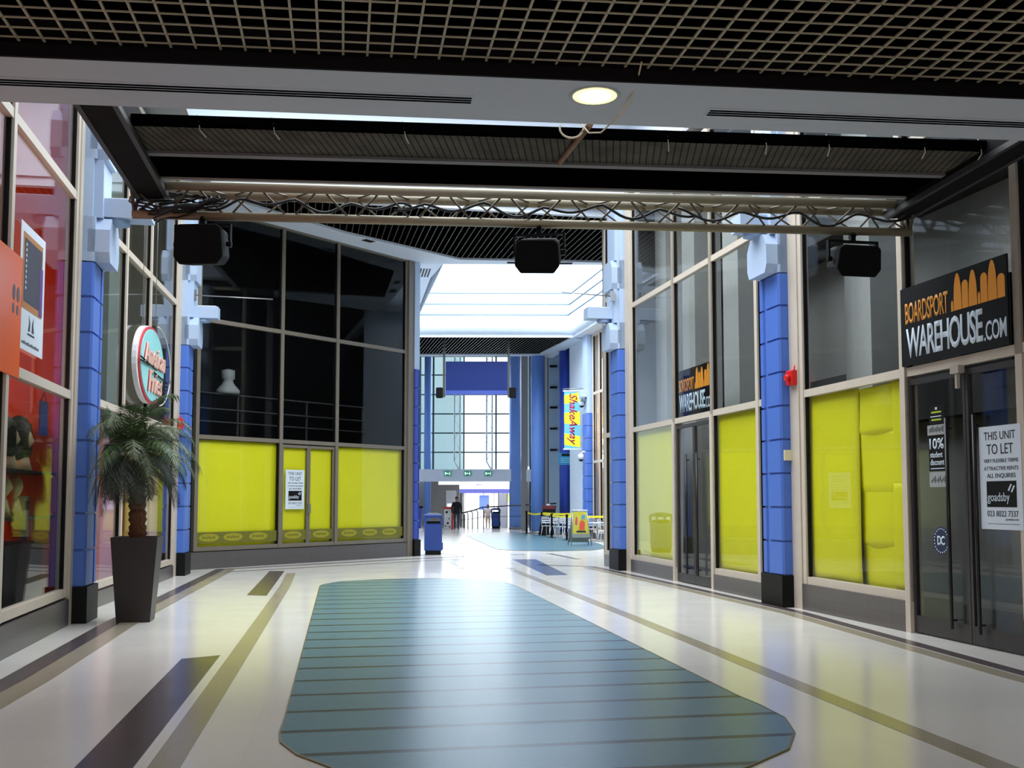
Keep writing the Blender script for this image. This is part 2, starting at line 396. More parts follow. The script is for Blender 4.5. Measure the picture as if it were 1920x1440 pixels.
# ------------------------------------------------------------ CEILINGS
# near egg-crate ceiling and plaster beam
def cz(z): return z
BM0 = [(-5.6, 7.72), (5.9, 8.94)]; BM1 = [(-5.6, 8.70), (6.3, 9.98)]
tr[0] += 1
MB().prism([BM0[0], BM0[1], BM1[1], BM1[0]], 5.0, 6.6).build('trim_%d' % tr[0], CEILW, None, 'structure')
tr[0] += 1
MB().prism([(-5.6, 7.69), (5.9, 8.91), (5.9, 8.94), (-5.6, 7.72)], 4.995, 5.35).build('trim_%d' % tr[0], mat('brown_black_trim', (16, 12, 13), .8, spec=.1), None, 'structure')
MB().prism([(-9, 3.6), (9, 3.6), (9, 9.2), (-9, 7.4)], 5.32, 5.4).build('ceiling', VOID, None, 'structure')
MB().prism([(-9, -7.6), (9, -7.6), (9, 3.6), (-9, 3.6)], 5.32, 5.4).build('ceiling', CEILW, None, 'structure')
GR = MB()
gslope = (8.91-7.69)/11.5
def gy(x, k): return 7.60+gslope*(x+5.6)-.172*k
for k in range(14):       # blades across the walkway
    y0 = gy(-5.6, k); y1 = gy(5.8, k)
    GR.prism([(-5.6, y0-.005), (5.8, y1-.005), (5.8, y1+.005), (-5.6, y0+.005)], 5.10, 5.112)
for i in range(64):      # blades along the walkway
    x = -5.6+i*.186; ya = gy(x, -.4); xb = x+.158*2.6
    GR.prism([(x-.009, ya), (x+.009, ya), (xb+.009, ya-2.6), (xb-.009, ya-2.6)], 5.10, 5.115)
GR.build('ceiling', mat('cream_blade', (176, 164, 140), .6), None, 'structure')

# slot diffusers set in the beam
def beam_y(x, f): return 7.72+gslope*1.0*(x+5.6)+f*.98*(1+.02*(x+5.6))
def slot_vent(x0, x1, label):
    t = thing('ceiling_vent', label, 'vent', ((x0+x1)/2, beam_y((x0+x1)/2, .5), 5.0), math.atan(gslope), 'long slot vents in the beam')
    h = (x1-x0)/2
    MB().box(-h, h, -.10, .10, -.006, .0).build('vent_frame', CEILW, t)
    b = MB()
    for y in (-.05, .0, .05): b.box(-h+.02, h-.02, y-.014, y+.014, -.009, -.005)
    b.build('slot', VOID, t)
slot_vent(-5.2, -.31, 'long three-slot vent in the grey beam, left of the round downlight')
slot_vent(1.68, 5.6, 'long three-slot vent in the grey beam, right of the round downlight')
# downlight
t = thing('downlight', 'round recessed downlight glowing warm yellow in the grey beam', 'ceiling light', (.692, 8.70, 5.0))
MB().lathe([(.185, -.004), (.215, -.012), (.215, 0), (.185, 0)]).build('trim_ring', CEILW, t)
b = MB(); b.lathe([(.184, -.006), (.135, -.004), (.001, -.003)]); b.build('lamp_face', mat('warm_lamp', (255, 236, 150), .5, emit=(255, 222, 110), es=3.5), t)
b = MB(); b.lathe([(.13, -.010), (.08, -.009), (.001, -.008)]); b.build('lamp_centre', mat('warm_lamp_centre', (255, 246, 200), .5, emit=(255, 246, 200), es=4), t)
# white flex hanging from the grid past the downlight
b = MB(); b.tube([(1.03, 8.25, 5.10), (1.02, 8.5, 5.02), (.99, 8.75, 4.975), (.95, 8.95, 4.95), (.86, 9.2, 4.93), (.80, 9.4, 4.93), (.70, 9.52, 4.97), (.62, 9.6, 5.1)], .007, 6)
tag(b.build('loose_cable', mat('white_flex', (206, 190, 160), .5)), 'loose white cable dangling from the grid ceiling past the downlight', 'cable')
b = MB(); pts = [(.55+.11*math.cos(a), 9.62+.02*math.sin(a), 5.05+.10*math.sin(a)) for a in [PI*.9+i*PI*1.25/12 for i in range(13)]]
b.tube(pts, .010, 6); tag(b.build('cable_loop', mat('white_flex', (206, 190, 160), .5)), 'white cable loop hanging over the front edge of the canopy', 'cable')

# high white ceiling with its openings
CZ = 8.65
nearL, nearR = (-7.2, 24.05), (2.9, 26.25)
slat1 = [(-6.75, 24.35), (2.75, 26.35), (2.9, 31.25), (-1.55, 30.85), (-4.4, 27.75)]
well = [(-2.07, 31.45), (5.4, 31.62), (2.65, 45.9), (-4.5, 45.8)]
slat2 = [(-7, 45.95), (2.62, 46.0), (1.30, 51.45), (-7.5, 51.6)]
cp = [[(-8.2, 23.4), nearL, slat1[0], (-4.4, 27.75), (-3.95, 29.75), (-7.6, 24.9)],
      [nearL, nearR, slat1[1], slat1[0]],
      [(-4.4, 27.75), (-1.55, 30.85), well[0], (-2.84, 31.36), (-3.95, 29.8)],
      [(-2.84, 31.36), well[0], (-2.6, 33.5), (-6.4, 34.0)],
      [(-1.55, 30.85), (2.9, 31.25), (5.4, 31.3), well[1], well[0]],
      [(-2.6, 33.5), well[3], (-9, 45.8), (-9, 34.05), (-6.4, 34.0)],
      [slat1[1], nearR, (3.2, 26.2), (5.6, 31.3), slat1[2]],
      [well[1], (15.6, 31.6), (15.6, 46.2), (3.0, 46.2), well[2]],
      [slat2[1], well[2], (3.2, 46.1), (2.0, 52.6), (1.2, 51.9), slat2[2]],
      [slat2[3], slat2[2], (1.2, 51.9), (-8, 52.1)]]
for p in cp: MB().prism(p, CZ, CZ+.28).build('ceiling', WHITE, None, 'structure')
SLATP = VOID; SLAT = mat('slat_metal', (112, 108, 102), .5, .2)
def clip(poly, fn):
    out = []
    for i, p in enumerate(poly):
        q = poly[(i+1) % len(poly)]; a, b = fn(p), fn(q)
        if a >= 0: out.append(p)
        if a*b < 0: t_ = a/(a-b); out.append((p[0]+(q[0]-p[0])*t_, p[1]+(q[1]-p[1])*t_))
    return out
def slats(poly, pitch=.165, wd=.013):
    MB().prism(poly, CZ+.06, CZ+.2).build('ceiling', SLATP, None, 'structure')
    m = MB(); d = Vector((-.197, .98)).normalized(); n = Vector((d.y, -d.x))
    for k in range(-70, 90):
        c = k*pitch
        q = clip(poly, lambda p: (p[0]*n.x+p[1]*n.y)-c); q = clip(q, lambda p: c+wd-(p[0]*n.x+p[1]*n.y)) if len(q) > 2 else q
        if len(q) > 2: m.prism(q, CZ+.045, CZ+.06)
    m.build('ceiling', SLAT, None, 'structure')
slats(slat1); slats(slat2, .15, .016)
# small grilles in the soffits
def grille(x, y, rz, label, w=.34, d=.2):
    t = thing('ceiling_grille', label, 'vent', (x, y, CZ), rz, 'small grilles in the white soffit')
    MB().box(-w/2, w/2, -d/2, d/2, -.012, 0).build('grille_frame', mat('grille_grey', (70, 66, 62), .6), t)
    b = MB()
    for k in range(5): b.box(-w/2+.02, w/2-.02, -d/2+.02+k*.036, -d/2+.038+k*.036, -.016, -.011)
    b.build('grille_bar', BLACK, t)
grille(-5.55, 26.0, .9, 'small square grille in the sloping soffit, nearest the left speaker')
grille(-3.9, 28.55, .9, 'small square grille in the sloping soffit above the dark corner shop')
grille(.10, 31.2, 0, 'small grille in the soffit edge left of the middle speaker', .5, .16)
grille(1.55, 31.3, 0, 'small grille in the soffit edge right of the middle speaker', .5, .16)
b = MB()
for k in range(6): b.box(k*.09, k*.09+.045, -.6, .6, CZ-.012, CZ-.0005)
tag(place(b.build('slot_grille', BLACK), (-3.05, 32.6, 0), .15), 'slotted black grille in the white soffit above the end of the dark shop', 'vent')

# light well over the passage: cove, stepped ribs, white upper walls
def off(poly, d): # inward offset of the well polygon
    c = Vector((sum(p[0] for p in poly)/4, sum(p[1] for p in poly)/4)); o = []
    n = len(poly)
    for i in range(n):
        a, b, e = Vector(poly[i-1]), Vector(poly[i]), Vector(poly[(i+1) % n])
        def nrm(p, q):
            v = (q-p).normalized(); w_ = Vector((-v.y, v.x)); return w_ if w_.dot(c-p) > 0 else -w_
        n1, n2 = nrm(a, b), nrm(b, e); k = (n1+n2); o.append(b+k*(d/(1+n1.dot(n2))))
    return o
def ring(prof, m, nm='wall_far', sides=(1, 2, 3)):
    b = MB(); rows = [[(p.x, p.y, z) for p in off(well, d)] for d, z in prof]
    for i in range(len(rows)-1):
        for k in sides:
            f = b.bm.faces.new([b.bm.verts.new(v) for v in (rows[i][k], rows[i][(k+1) % 4], rows[i+1][(k+1) % 4], rows[i+1][k])])
    bmesh.ops.remove_doubles(b.bm, verts=b.bm.verts[:], dist=.001)
    if len(prof) > 4:
        for f in b.bm.faces: f.smooth = True
    return b.build(nm, m, None, 'structure')
cove = [(-.0, CZ), (.0, CZ+.12)]+[(.26*math.sin(a)+.0-.26*0, CZ+.12+.82*(1-math.cos(a))) for a in [i*PI/2/8 for i in range(1, 9)]]
ring(cove, WHITE, 'wall_far', (0, 1, 2, 3))
ring([(.20, CZ+.95), (.20, 10.05)], PALE if False else WHITE); ring([(.10, 10.08), (.10, 10.55)], WHITE); ring([(0, 10.58), (0, 13.4)], WHITE)
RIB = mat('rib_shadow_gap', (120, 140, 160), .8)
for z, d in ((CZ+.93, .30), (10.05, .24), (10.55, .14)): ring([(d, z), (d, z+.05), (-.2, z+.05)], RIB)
ring([(0, CZ+.9), (0, 13.4)], WHITE, 'wall_near', (0,))
# atrium upper walls
AT = [(-5.35, 8.6), (6.3, 9.9), (2.9, 26.0), (-7.9, 23.9)]
m = MB()
for a, b_, za, zb_ in ((AT[2], AT[3], CZ+.2, CZ+.2), (AT[1], AT[2], CZ+.01, CZ+.01), (AT[3], AT[0], CZ+.01, CZ+.01), (AT[0], AT[1], 6.4, 6.4)):
    m.quad([(a[0], a[1], za), (b_[0], b_[1], zb_), (b_[0], b_[1], 11.6), (a[0], a[1], 11.6)])
m.build('wall_far', WHITE, None, 'structure')
# roof slabs around the openings
m = MB(); m.prism([(-16, 23.5), (16, 23.5), (16, 31.0), (-16, 31.0)], 11.6, 11.7); m.prism([(-16, 46.2), (16, 46.2), (16, 62.5), (-16, 62.5)], 12.9, 13.0)
m.prism([(-16, 8), (-4, 8), (-6.9, 24), (-16, 24)], 8.9, 9.0); m.prism([(16, 8), (5.5, 8), (2.4, 27), (16, 27)], 8.9, 9.0); m.prism([(-16, 24), (-6.9, 24), (-5, 32), (-4.9, 46), (-16, 46)], 9.0, 9.1)
m.prism([(-16, -8), (16, -8), (16, 8.6), (-16, 8.6)], 6.6, 6.7)
m.prism([(-16, 31), (16, 31), (16, 31.4), (-16, 31.4)], 9, 13.5); m.prism([(-16, 46.3), (16, 46.3), (16, 46.6), (-16, 46.6)], 8.95, 13.5)
m.build('ceiling', SH, None, 'structure')

# ------------------------------------------------------------ PIERS
def pier(P, A, side, u, z_blue, z_end, label, w=.72, dep=.24, blocks=9, mirror=False, lobe=True, bd=BLUE, pl=.48, stub=False):
    t = thing('blue_pier', label, 'column', (P[0]+math.cos(A)*u, P[1]+math.sin(A)*u, 0), A, 'blue block piers along the walkway')
    s = side
    def bx(b, x0, x1, d0, d1, z0, z1):
        y0, y1 = sorted((s*d0, s*d1)); b.box(x0, x1, y0, y1, z0, z1)
    b = MB(); bx(b, -.02, w+.02, -.02, dep+.03, 0, pl); b.build('plinth', BLACK, t)
    b = MB(); bx(b, .03, w-.03, 0, dep-.03, pl, z_blue); n = blocks; h = (z_blue-pl)/n
    for k in range(n):
        z0 = pl+k*h+.016; z1 = pl+(k+1)*h-.016
        # chamfered block with a shallow vertical flute near its far edge
        y = lambda d: s*d
        poly = [(0, y(0)), (0, y(dep-.03)), (.03, y(dep)), (w*.66, y(dep)), (w*.68, y(dep-.035)), (w*.78, y(dep-.035)), (w*.80, y(dep)), (w-.03, y(dep)), (w, y(dep-.03)), (w, y(0))]
        b.prism(poly, z0, z1)
    b.build('blue_blocks', bd, t)
    # upper white cladding
    b = MB(); bx(b, 0, w, -.02, dep-.04, z_blue, z_end); b.build('upper_shaft', PALE, t)
    if lobe:
        def lb(z0, z1, dp, c=.13):
            bb = MB(); y = lambda d: s*d
            prof = [(0, z0), (w-.0, z0)]
            # face octagon with clipped corners, full width at the back
            bb.bm.verts.index_update()
            F_ = [(c*.5, z0), (w-c*.5, z0), (w, z0+c), (w, z1-c*1.4), (w-c, z1), (c, z1), (0, z1-c*1.4), (0, z0+c)]
            bb.prism(F_, s*dep*.6, s*dp, lambda p, q: (p[0], q, p[1]))
            F2 = [(0, z0+.0), (w, z0+.0), (w, z1), (0, z1)]
            bb.prism(F2, 0, s*(dep-.0), lambda p, q: (p[0], q, p[1]))
            return bb
        q = (z_end-z_blue)
        lb(z_blue, z_blue+.62, dep+.19).build('capital_block', PALE, t)
        nb = MB(); bx(nb, .06, w-.06, 0, dep+.08, z_blue+.62, z_blue+1.42); nb.build('neck', PALE, t)
        lb(z_blue+1.42, z_blue+2.1, dep+.14).build('capital_block', PALE, t)
        nb = MB(); bx(nb, .06, w-.06, 0, dep+.05, z_blue+2.1, z_end); nb.build('neck', PALE, t)
    return t
def wall_lamp(P, A, side, u, d, z, label, L=.5):
    t = thing('uplighter', label, 'wall light', fr(P, A, u, side*d, z), A, 'pale bracket lights on the piers')
    s = side; w = .30
    poly = [(-w/2, 0)]+[(-w/2*math.cos(a), s*(L-.02)+0*math.sin(a)) for a in (0, PI)]+[(w/2, 0)]
    b = MB(); b.prism([(-w*.62, s*.0), (-w*.62, s*L), (w*.62, s*L), (w*.62, s*.0)], -.02, .24); b.build('lamp_box', PALE, t)
    b = MB(); pp = [(w*.5*math.cos(a), s*(.17+.15*math.sin(a))) for a in [i*2*PI/20 for i in range(20)]]
    b.prism(pp, -.09, -.02); b.build('rounded_bracket', mat('pale_bracket', (140, 165, 195), .6), t)
    b = MB(); b.box(-w*.5, w*.5, *sorted((s*.05, s*(L-.05))), .24, .26); b.build('lamp_glass', mat('lamp_diffuser', (230, 235, 240), .4), t)
pier(RP, RA, 1, 5.17, 5.15, CZ, 'blue block pier on the right between the two yellow papered windows')
pier(RP, RA, 1, 13.72, 5.15, CZ, 'blue block pier at the far end of the right shopfront', lobe=True)
pier(LP, LA, -1, 3.02, 4.85, CZ, 'blue block pier behind the potted palm', dep=.24)
pier(MP, MA, -1, 5.38, 5.0, CZ, 'blue block pier in the left corner beside the dark shop')
pier(FP, FA, -1, 7.5, 5.45, CZ, 'narrow blue block pier at the far end of the dark corner shop', w=.22, dep=.16, lobe=False, bd=DBLUE)  # darker blue puts this pier's shade into its colour
wall_lamp(RP, RA, 1, 5.53, .32, 5.86, 'pale bracket light on the right pier just under the truss', .45)
wall_lamp(RP, RA, 1, 14.08, .32, 5.9, 'pale bracket light on the far right pier', .6)
wall_lamp(LP, LA, -1, 3.34, .32, 5.52, 'large pale bracket light on the pier above the palm', .62)
wall_lamp(MP, MA, -1, 5.75, .32, 5.65, 'pale bracket light on the left corner pier')
# banner arms (thin rods) on the piers
def rod(p, q, label):
    a = Vector(p); b = Vector(q); o = MB().tube([a, b], .014, 6).box(a.x-.05, a.x+.05, a.y-.05, a.y+.05, a.z-.12, a.z+.12).build('banner_arm', STEEL); return tag(o, label, 'bracket', 'empty banner arms')
rod((-7.0, 23.2, 6.12), (-5.35, 23.6, 6.10), 'empty thin banner arm sticking out from the left corner pier')
rod((2.35, 24.7, 6.38), (1.15, 24.4, 6.42), 'empty thin banner arm sticking out from the far right pier')

# fire sounders and switches
def sounder(loc, rz, label):
    t = thing('alarm_sounder', label, 'alarm', loc, rz, 'red alarm sounders')
    b = MB().box(-.11, .11, -.05, .05, -.13, .10); b.bevel(.015); b.build('housing', RED, t)
    MB().tube([(-.03, .05, -.02), (-.03, .12, -.02)], .05, 12).build('horn', RED, t)
    MB().tube([(-.09, 0, .05), (-.11, 0, .17)], .012, 6).build('stub', RED, t)
sounder(fr(RP, RA, 5.02, .12, 3.5), RA, 'red alarm sounder on the cream post beside the right blue pier')
sounder(fr(MP, MA, 5.22, -.14, 3.27), MA, 'red alarm sounder on the left corner post above the palm')
tag(place(MB().box(-.07, .07, -.02, .02, -.08, .08).build('switch_box', mat('ivory', (216, 206, 170), .4)), fr(RP, RA, 5.15, .13, 2.31), RA-PI/2), 'small ivory box on the near side of the right blue pier', 'junction box')

# ------------------------------------------------------------ RIGGING: canopy, rails, truss, speakers
A0, B0 = Vector((-4.36, 11.92)), Vector((4.93, 12.76)); TD = (B0-A0); TL = TD.length; TA = math.atan2(TD.y, TD.x)
t = thing('lighting_truss', 'long metal lattice truss spanning the walkway under the dark canopy', 'truss', (A0.x, A0.y, 0), TA)
R_ = .052
zt, zb = 5.21, 4.915
TF, TR_, TB = (0, zt), (.36, zt), (.18, zb)
for (y, z), nm in ((TF, 'chord'), (TR_, 'chord'), (TB, 'chord')):
    MB().tube([(.0, y, z), (TL, y, z)], R_, 14).build('chord', ALU, t)
for (a, b_) in ((TF, TB), (TR_, TB), (TF, TR_)):
    m = MB(); n = 26; st = TL/n
    for k in range(n):
        p, q = (a, b_) if k % 2 == 0 else (b_, a)
        if (a, b_) == (TR_, TB): p, q = q, p
        m.tube([(k*st+.02, p[0], p[1]), ((k+1)*st-.02, q[0], q[1])], .012, 6)
    m.build('lattice_brace', mat('dull_aluminium', (96, 88, 74), .45, .3), t)
for x in (0.02, TL-.02):
    MB().tube([(x, .0, zt), (x, .18, zb)], .02, 8).tube([(x, .36, zt), (x, .18, zb)], .02, 8).build('end_frame', mat('dull_aluminium', (96, 88, 74), .45, .3), t)
def tl(x, y, z): return (A0.x+math.cos(TA)*x-math.sin(TA)*y, A0.y+math.sin(TA)*x+math.cos(TA)*y, z)
CAB = mat('black_cable', (16, 15, 14), .5)
def cable(label, x0, x1, y, z, amp, per, ph=0, r=.017):
    n = int((x1-x0)/.07); pts = []
    for i in range(n+1):
        x = x0+(x1-x0)*i/n
        pts.append(tl(x, y+.05*math.sin(x*3.1+ph), z-amp*abs(math.sin(PI*x/per+ph))**1.4+.03*math.sin(x*5+ph)))
    tag(MB().tube(pts, r, 6).build('power_cable', CAB), label, 'cable', 'cables draped through the truss')
cable('black cable sagging in loops through the left third of the truss', .3, 3.2, .10, 5.10, .10, .62)
cable('black cable sagging in loops through the middle of the truss', 3.0, 6.6, .12, 5.12, .11, .70, .6)
cable('black cable sagging in loops through the right third of the truss', 6.4, 9.2, .10, 5.11, .12, .74, 1.1)
tg = thing('cable_bundle', 'tangle of black cables gathered at the left end of the truss', 'cables', tl(.5, .1, 5.1), TA)
for k in range(7):
    pts = []
    for i in range(20):
        a = i/19*2*PI; pts.append((.05*k-.1+.42*math.cos(a+k), .10*math.sin(a*1.0+k*.7), -.03+.10*math.sin(a+k*1.3)-.02*k+.02*math.sin(5*a)))
    MB().tube(pts, .012, 6).build('cable', CAB, tg)
# side rails of the hung frame
def rail(name, p, q, w, z0, z1, label, m=DARK):
    p, q = Vector(p), Vector(q); d = (q-p).normalized(); L = (q-p).length; a = math.atan2(d.y, d.x)
    t = thing(name, label, 'rigging beam', (p.x, p.y, 0), a)
    MB().box(0, L, 0, w, z0, z1).build('beam', m, t)
    MB().box(0, L, -.02, .03, z0-.01, z0+.05).box(0, L, w-.03, w+.02, z0-.01, z0+.05).build('edge_channel', mat('worn_black', (44, 42, 42), .5), t)
    return t
rail('rigging_rail', (-3.46, 8.9), (-4.03, 12.35), .34, 5.12, 5.5, 'black side beam of the hung canopy, left side along the shop windows')
rail('rigging_rail', (5.34, 8.9), (4.93, 13.0), .30, 5.10, 5.5, 'black side beam of the hung canopy, right side along the shop windows')
# canopy: mesh tray, grey bar, black board
def cpoly(y0, y1, x0=-4.05, x1=5.12, k=.0904): # strips parallel to the truss
    return [(x0, y0+k*(x0+4.3)), (x1, y0+k*(x1+4.3)), (x1, y1+k*(x1+4.3)), (x0, y1+k*(x0+4.3))]
t = thing('canopy', 'dark hung canopy with wire mesh tray and black board above the walkway', 'canopy')
MESH = grout(mat('wire_mesh', (112, 104, 92), .8, var=.7, scale=2.5, spec=.1), .07, .028, .10, .008, TA)
MB().prism(cpoly(9.98, 10.72), 5.22, 5.26).build('mesh_tray', MESH, t)
MB().prism(cpoly(9.86, 9.95), 5.21, 5.30).build('front_bar', VOID, t)
MB().prism(cpoly(10.70, 10.80), 5.19, 5.24).build('grey_bar', mat('dull_grey', (120, 116, 116), .7), t)
MB().prism(cpoly(10.80, 11.66, x1=4.8), 5.225, 5.26).build('black_board', VOID, t)
MB().prism(cpoly(11.63, 11.68, x1=4.8), 5.20, 5.225).build('edge_strip', mat('light_strip', (200, 196, 190), .4, .1), t)
b = MB(); b.tube([(.747, 9.95, 5.20), (.50, 11.15, 5.21)], .03, 8)
tag(b.build('wooden_pole', mat('brown_wood', (120, 82, 52), .6, var=.3)), 'short brown wooden pole lying under the canopy mesh', 'pole')
# string ties over the front edge
for i, x in enumerate((-3.0, -2.3, -1.05, 1.55, 2.55, 3.2, 4.2, 4.8)):
    y = 9.895+.0904*(x+4.3)
    b = MB(); b.tube([(x-.02, y-.01, 5.32), (x, y-.03, 5.24), (x+.01, y-.02, 5.16), (x+.03, y+.12, 5.14)], .006, 5)
    tag(b.build('string_tie', mat('pale_string', (190, 180, 160), .7)), ['pale string tie over the canopy front bar, first from the left', 'pale string tie over the canopy front bar, second from the left', 'pale string tie over the canopy front bar, third from the left', 'pale string tie just right of the downlight and cable loop', 'pale string tie over the canopy front bar, fourth from the right', 'pale string tie over the canopy front bar, third from the right', 'pale string tie over the canopy front bar, second from the right', 'pale string tie at the right end of the canopy front bar'][i], 'tie', 'string ties on the canopy')
# loudspeakers
SPK = mat('speaker_black', (5, 5, 6), .7, var=.2, scale=60, spec=.2)
def speaker(label, loc, rz, w=.62, h=.42, d=.36, tilt=.25, roll=0):
    t = thing('loudspeaker', label, 'speaker', loc, rz, 'black loudspeakers hung under the truss')
    rot = Matrix.Rotation(tilt, 4, 'X') @ Matrix.Rotation(roll, 4, 'Y')
    b = MB(); c = .07
    P_ = [(-w/2+c, -h/2), (w/2-c, -h/2), (w/2, -h/2+c*1.3), (w/2-.02, h/2-c*.6), (w/2-c, h/2), (-w/2+c, h/2), (-w/2+.02, h/2-c*.6), (-w/2, -h/2+c*1.3)]
    b.prism(P_, -d/2, d/2, lambda p, q: (p[0]*(1-.12*(q > 0)), q, p[1]*(1-.12*(q > 0))-.30))
    for v in b.bm.verts: v.co = rot @ (v.co-Vector((0, 0, -.30)))+Vector((0, 0, -.30))
    b.bevel(.012); b.build('cabinet', SPK, t)
    b = MB(); b.prism([(x*.9, z*.85) for x, z in P_], -d/2-.008, -d/2, lambda p, q: (p[0], q, p[1]-.30))
    for v in b.bm.verts: v.co = rot @ (v.co-Vector((0, 0, -.30)))+Vector((0, 0, -.30))
    b.build('grille', mat('speaker_grille', (8, 8, 9), .8, bump=.4, scale=200, spec=.2), t)
    b = MB()
    for sx in (-1, 1): b.box(sx*(w/2+.03)-.012, sx*(w/2+.03)+.012, -.03, .03, -.32, -.05)
    b.box(-w/2-.04, w/2+.04, -.03, .03, -.075, -.05); b.box(-.03, .03, -.03, .03, -.06, .06); b.build('yoke', BLACK, t)
    b = MB(); b.tube([(0, -.07, .0), (0, 0, .07), (0, .07, 0)], .02, 6); b.build('clamp', BLACK, t)
    for sx in (-1, 1): MB().tube([(sx*(w/2-.01), 0, -.28), (sx*(w/2+.05), 0, -.28)], .03, 8).build('knob', BLACK, t)
speaker('black loudspeaker hung from the left end of the truss', tl(.80, .18, 4.86), TA-.15, w=.58, h=.46, tilt=.1)
speaker('black loudspeaker hung from the middle of the truss, tilted downwards', tl(4.72, .18, 4.84), TA-.3, w=.54, h=.40, tilt=.35, roll=.05)
speaker('black loudspeaker hung from the right end of the truss', tl(8.58, .18, 4.84), TA+.1, w=.58, h=.38, tilt=.2)

# ------------------------------------------------------------ YELLOW PAPERS
def sheet(P, A, side, u0, u1, z0, z1, label, d=.05, curl=.02, seed=1, group='yellow paper sheets in the shop windows', m=None):
    """paper hung just behind the glass, slightly rippled"""
    rnd = random.Random(seed); ph = rnd.random()*6; s = -side
    b = bmesh.new(); nx, nz = 12, 18; V = []
    for j in range(nz+1):
        row = []
        for i in range(nx+1):
            a, c = i/nx, j/nz
            y = s*(d+curl*(.5+.5*math.sin(a*5+ph+c*2))*.6+curl*1.6*max(0, .12-c)/.12*abs(math.sin(ph))+curl*1.2*(max(0, a-.88)/.12 if seed % 2 else max(0, .12-a)/.12))
            row.append(b.verts.new((u0+(u1-u0)*a, y, z0+(z1-z0)*c+.012*math.sin(a*4+ph)*(1 if j == 0 and curl > .015 else 0))))
        V.append(row)
    for j in range(nz):
        for i in range(nx):
            f = b.faces.new([V[j][i], V[j][i+1], V[j+1][i+1], V[j+1][i]]); f.smooth = True
    me = bpy.data.meshes.new('yellow_paper'); b.to_mesh(me); b.free(); me.materials.append(m or YEL)
    o = bpy.data.objects.new('yellow_paper', me); COL.objects.link(o); place(o, (P[0], P[1], 0), A)
    md = o.modifiers.new('solid', 'SOLIDIFY'); md.thickness = .003
    return tag(o, label, 'paper sheet', group)
sheet(RP, RA, 1, 3.40, 4.78, .44, 3.17, 'full-height yellow paper strip at the left of the nearest right window', seed=2, curl=.02)
for k, (z0, z1, n) in enumerate(((2.47, 3.15, 'top'), (1.70, 2.53, 'second from the top'), (.96, 1.77, 'third from the top'), (.43, 1.02, 'bottom'))):
    sheet(RP, RA, 1, 2.44, 3.54, z0, z1, 'yellow paper piece in the middle column of the nearest right window, '+n, d=.075+.02*k, seed=3+2*k, curl=.035)
sheet(RP, RA, 1, 2.10, 2.50, 1.77, 3.17, 'upper yellow paper piece beside the near cream mullion of the nearest right window', d=.05, seed=12)
sheet(RP, RA, 1, 2.10, 2.52, .50, 1.84, 'lower yellow paper piece beside the near cream mullion of the nearest right window', d=.045, seed=14)
sheet(RP, RA, 1, 6.05, 8.38, .34, 3.16, 'plain yellow paper filling the window between the far right door and the blue pier', seed=20, curl=.012)
sheet(RP, RA, 1, 10.6, 13.22, .34, 3.16, 'yellow paper behind reflections in the farthest wide window of the right shop', seed=22, curl=.012)
sheet(RP, RA, 1, 14.5, 15.44, .34, 3.16, 'narrow yellow paper past the farthest blue pier of the right shop', seed=24, curl=.012)
sheet(FP, FA, -1, .06, 2.5, .48, 3.06, 'yellow paper in the left window of the dark corner shop', seed=30, curl=.012)
sheet(FP, FA, -1, 4.56, 7.16, .48, 3.06, 'yellow paper in the right window of the dark corner shop', seed=32, curl=.012)
sheet(FP, FA, -1, 2.66, 3.49, .50, 3.0, 'yellow paper behind the left door leaf of the dark corner shop', seed=34, curl=.01)
sheet(FP, FA, -1, 3.57, 4.40, .50, 3.0, 'yellow paper behind the right door leaf of the dark corner shop', seed=36, curl=.01)

# ------------------------------------------------------------ DOORS
dn = [0]
def double_door(P, A, side, ua, um, ub, z0, z1, fm, handles, hz=(.15, 2.58), bot=.16, hm=None, hr=.022, kick=None):
    dn[0] += 1
    t = thing('door_%d' % dn[0], None, None, (P[0], P[1], 0), A, kind='structure')
    for a, b_ in ((ua, um-.006), (um+.006, ub)):
        m = MB(); f = .045
        m.box(a, a+f, -.03, .03, z0, z1); m.box(b_-f, b_, -.03, .03, z0, z1); m.box(a+f, b_-f, -.029, .029, z0, z0+bot); m.box(a+f, b_-f, -.029, .029, z1-.07, z1)
        lf = m.build('door_leaf', fm, t)
        MB().box(a+f, b_-f, -.006, .006, z0+bot, z1-.07).build('glass_pane', GLASS, t)
    for u in handles:
        m = MB(); y = side*.09
        m.tube([(u, y, hz[0]), (u, y, hz[1])], hr, 10)
        for z in (hz[0]+.1, hz[1]-.12): m.tube([(u, y, z), (u, side*.02, z)], .012, 6)
        m.build('handle', hm or mat('dark_handle', (34, 32, 34), .35, .3), t)
    return t
DFR = mat('dark_door_frame', (58, 56, 57), .4, .2)
double_door(RP, RA, 1, -.10, .83, 1.98, .02, 3.12, DFR, (1.12, .60), bot=.2)
double_door(RP, RA, 1, 8.52, 9.45, 10.42, .02, 3.12, DFR, (9.15, 9.72), hz=(.2, 2.52))
double_door(FP, FA, -1, 2.62, 3.53, 4.44, .42, 3.04, BRONZE, (), bot=.06)
d_ = MB().box(3.47, 3.56, -.09, -.03, 1.28, 1.52).build('latch_plate', mat('brushed_steel', (150, 150, 150)), bpy.data.objects['door_3'])
# top closer hanging over the right door
tag(place(MB().box(-.08, .08, -.04, .04, -.05, .04).box(-.02, .02, -.02, .02, -.22, -.04).build('door_sensor', mat('pale_plastic', (170, 160, 150), .5)), fr(RP, RA, .86, .10, 3.12), RA), 'small pale door sensor on the frame over the near right door', 'sensor')

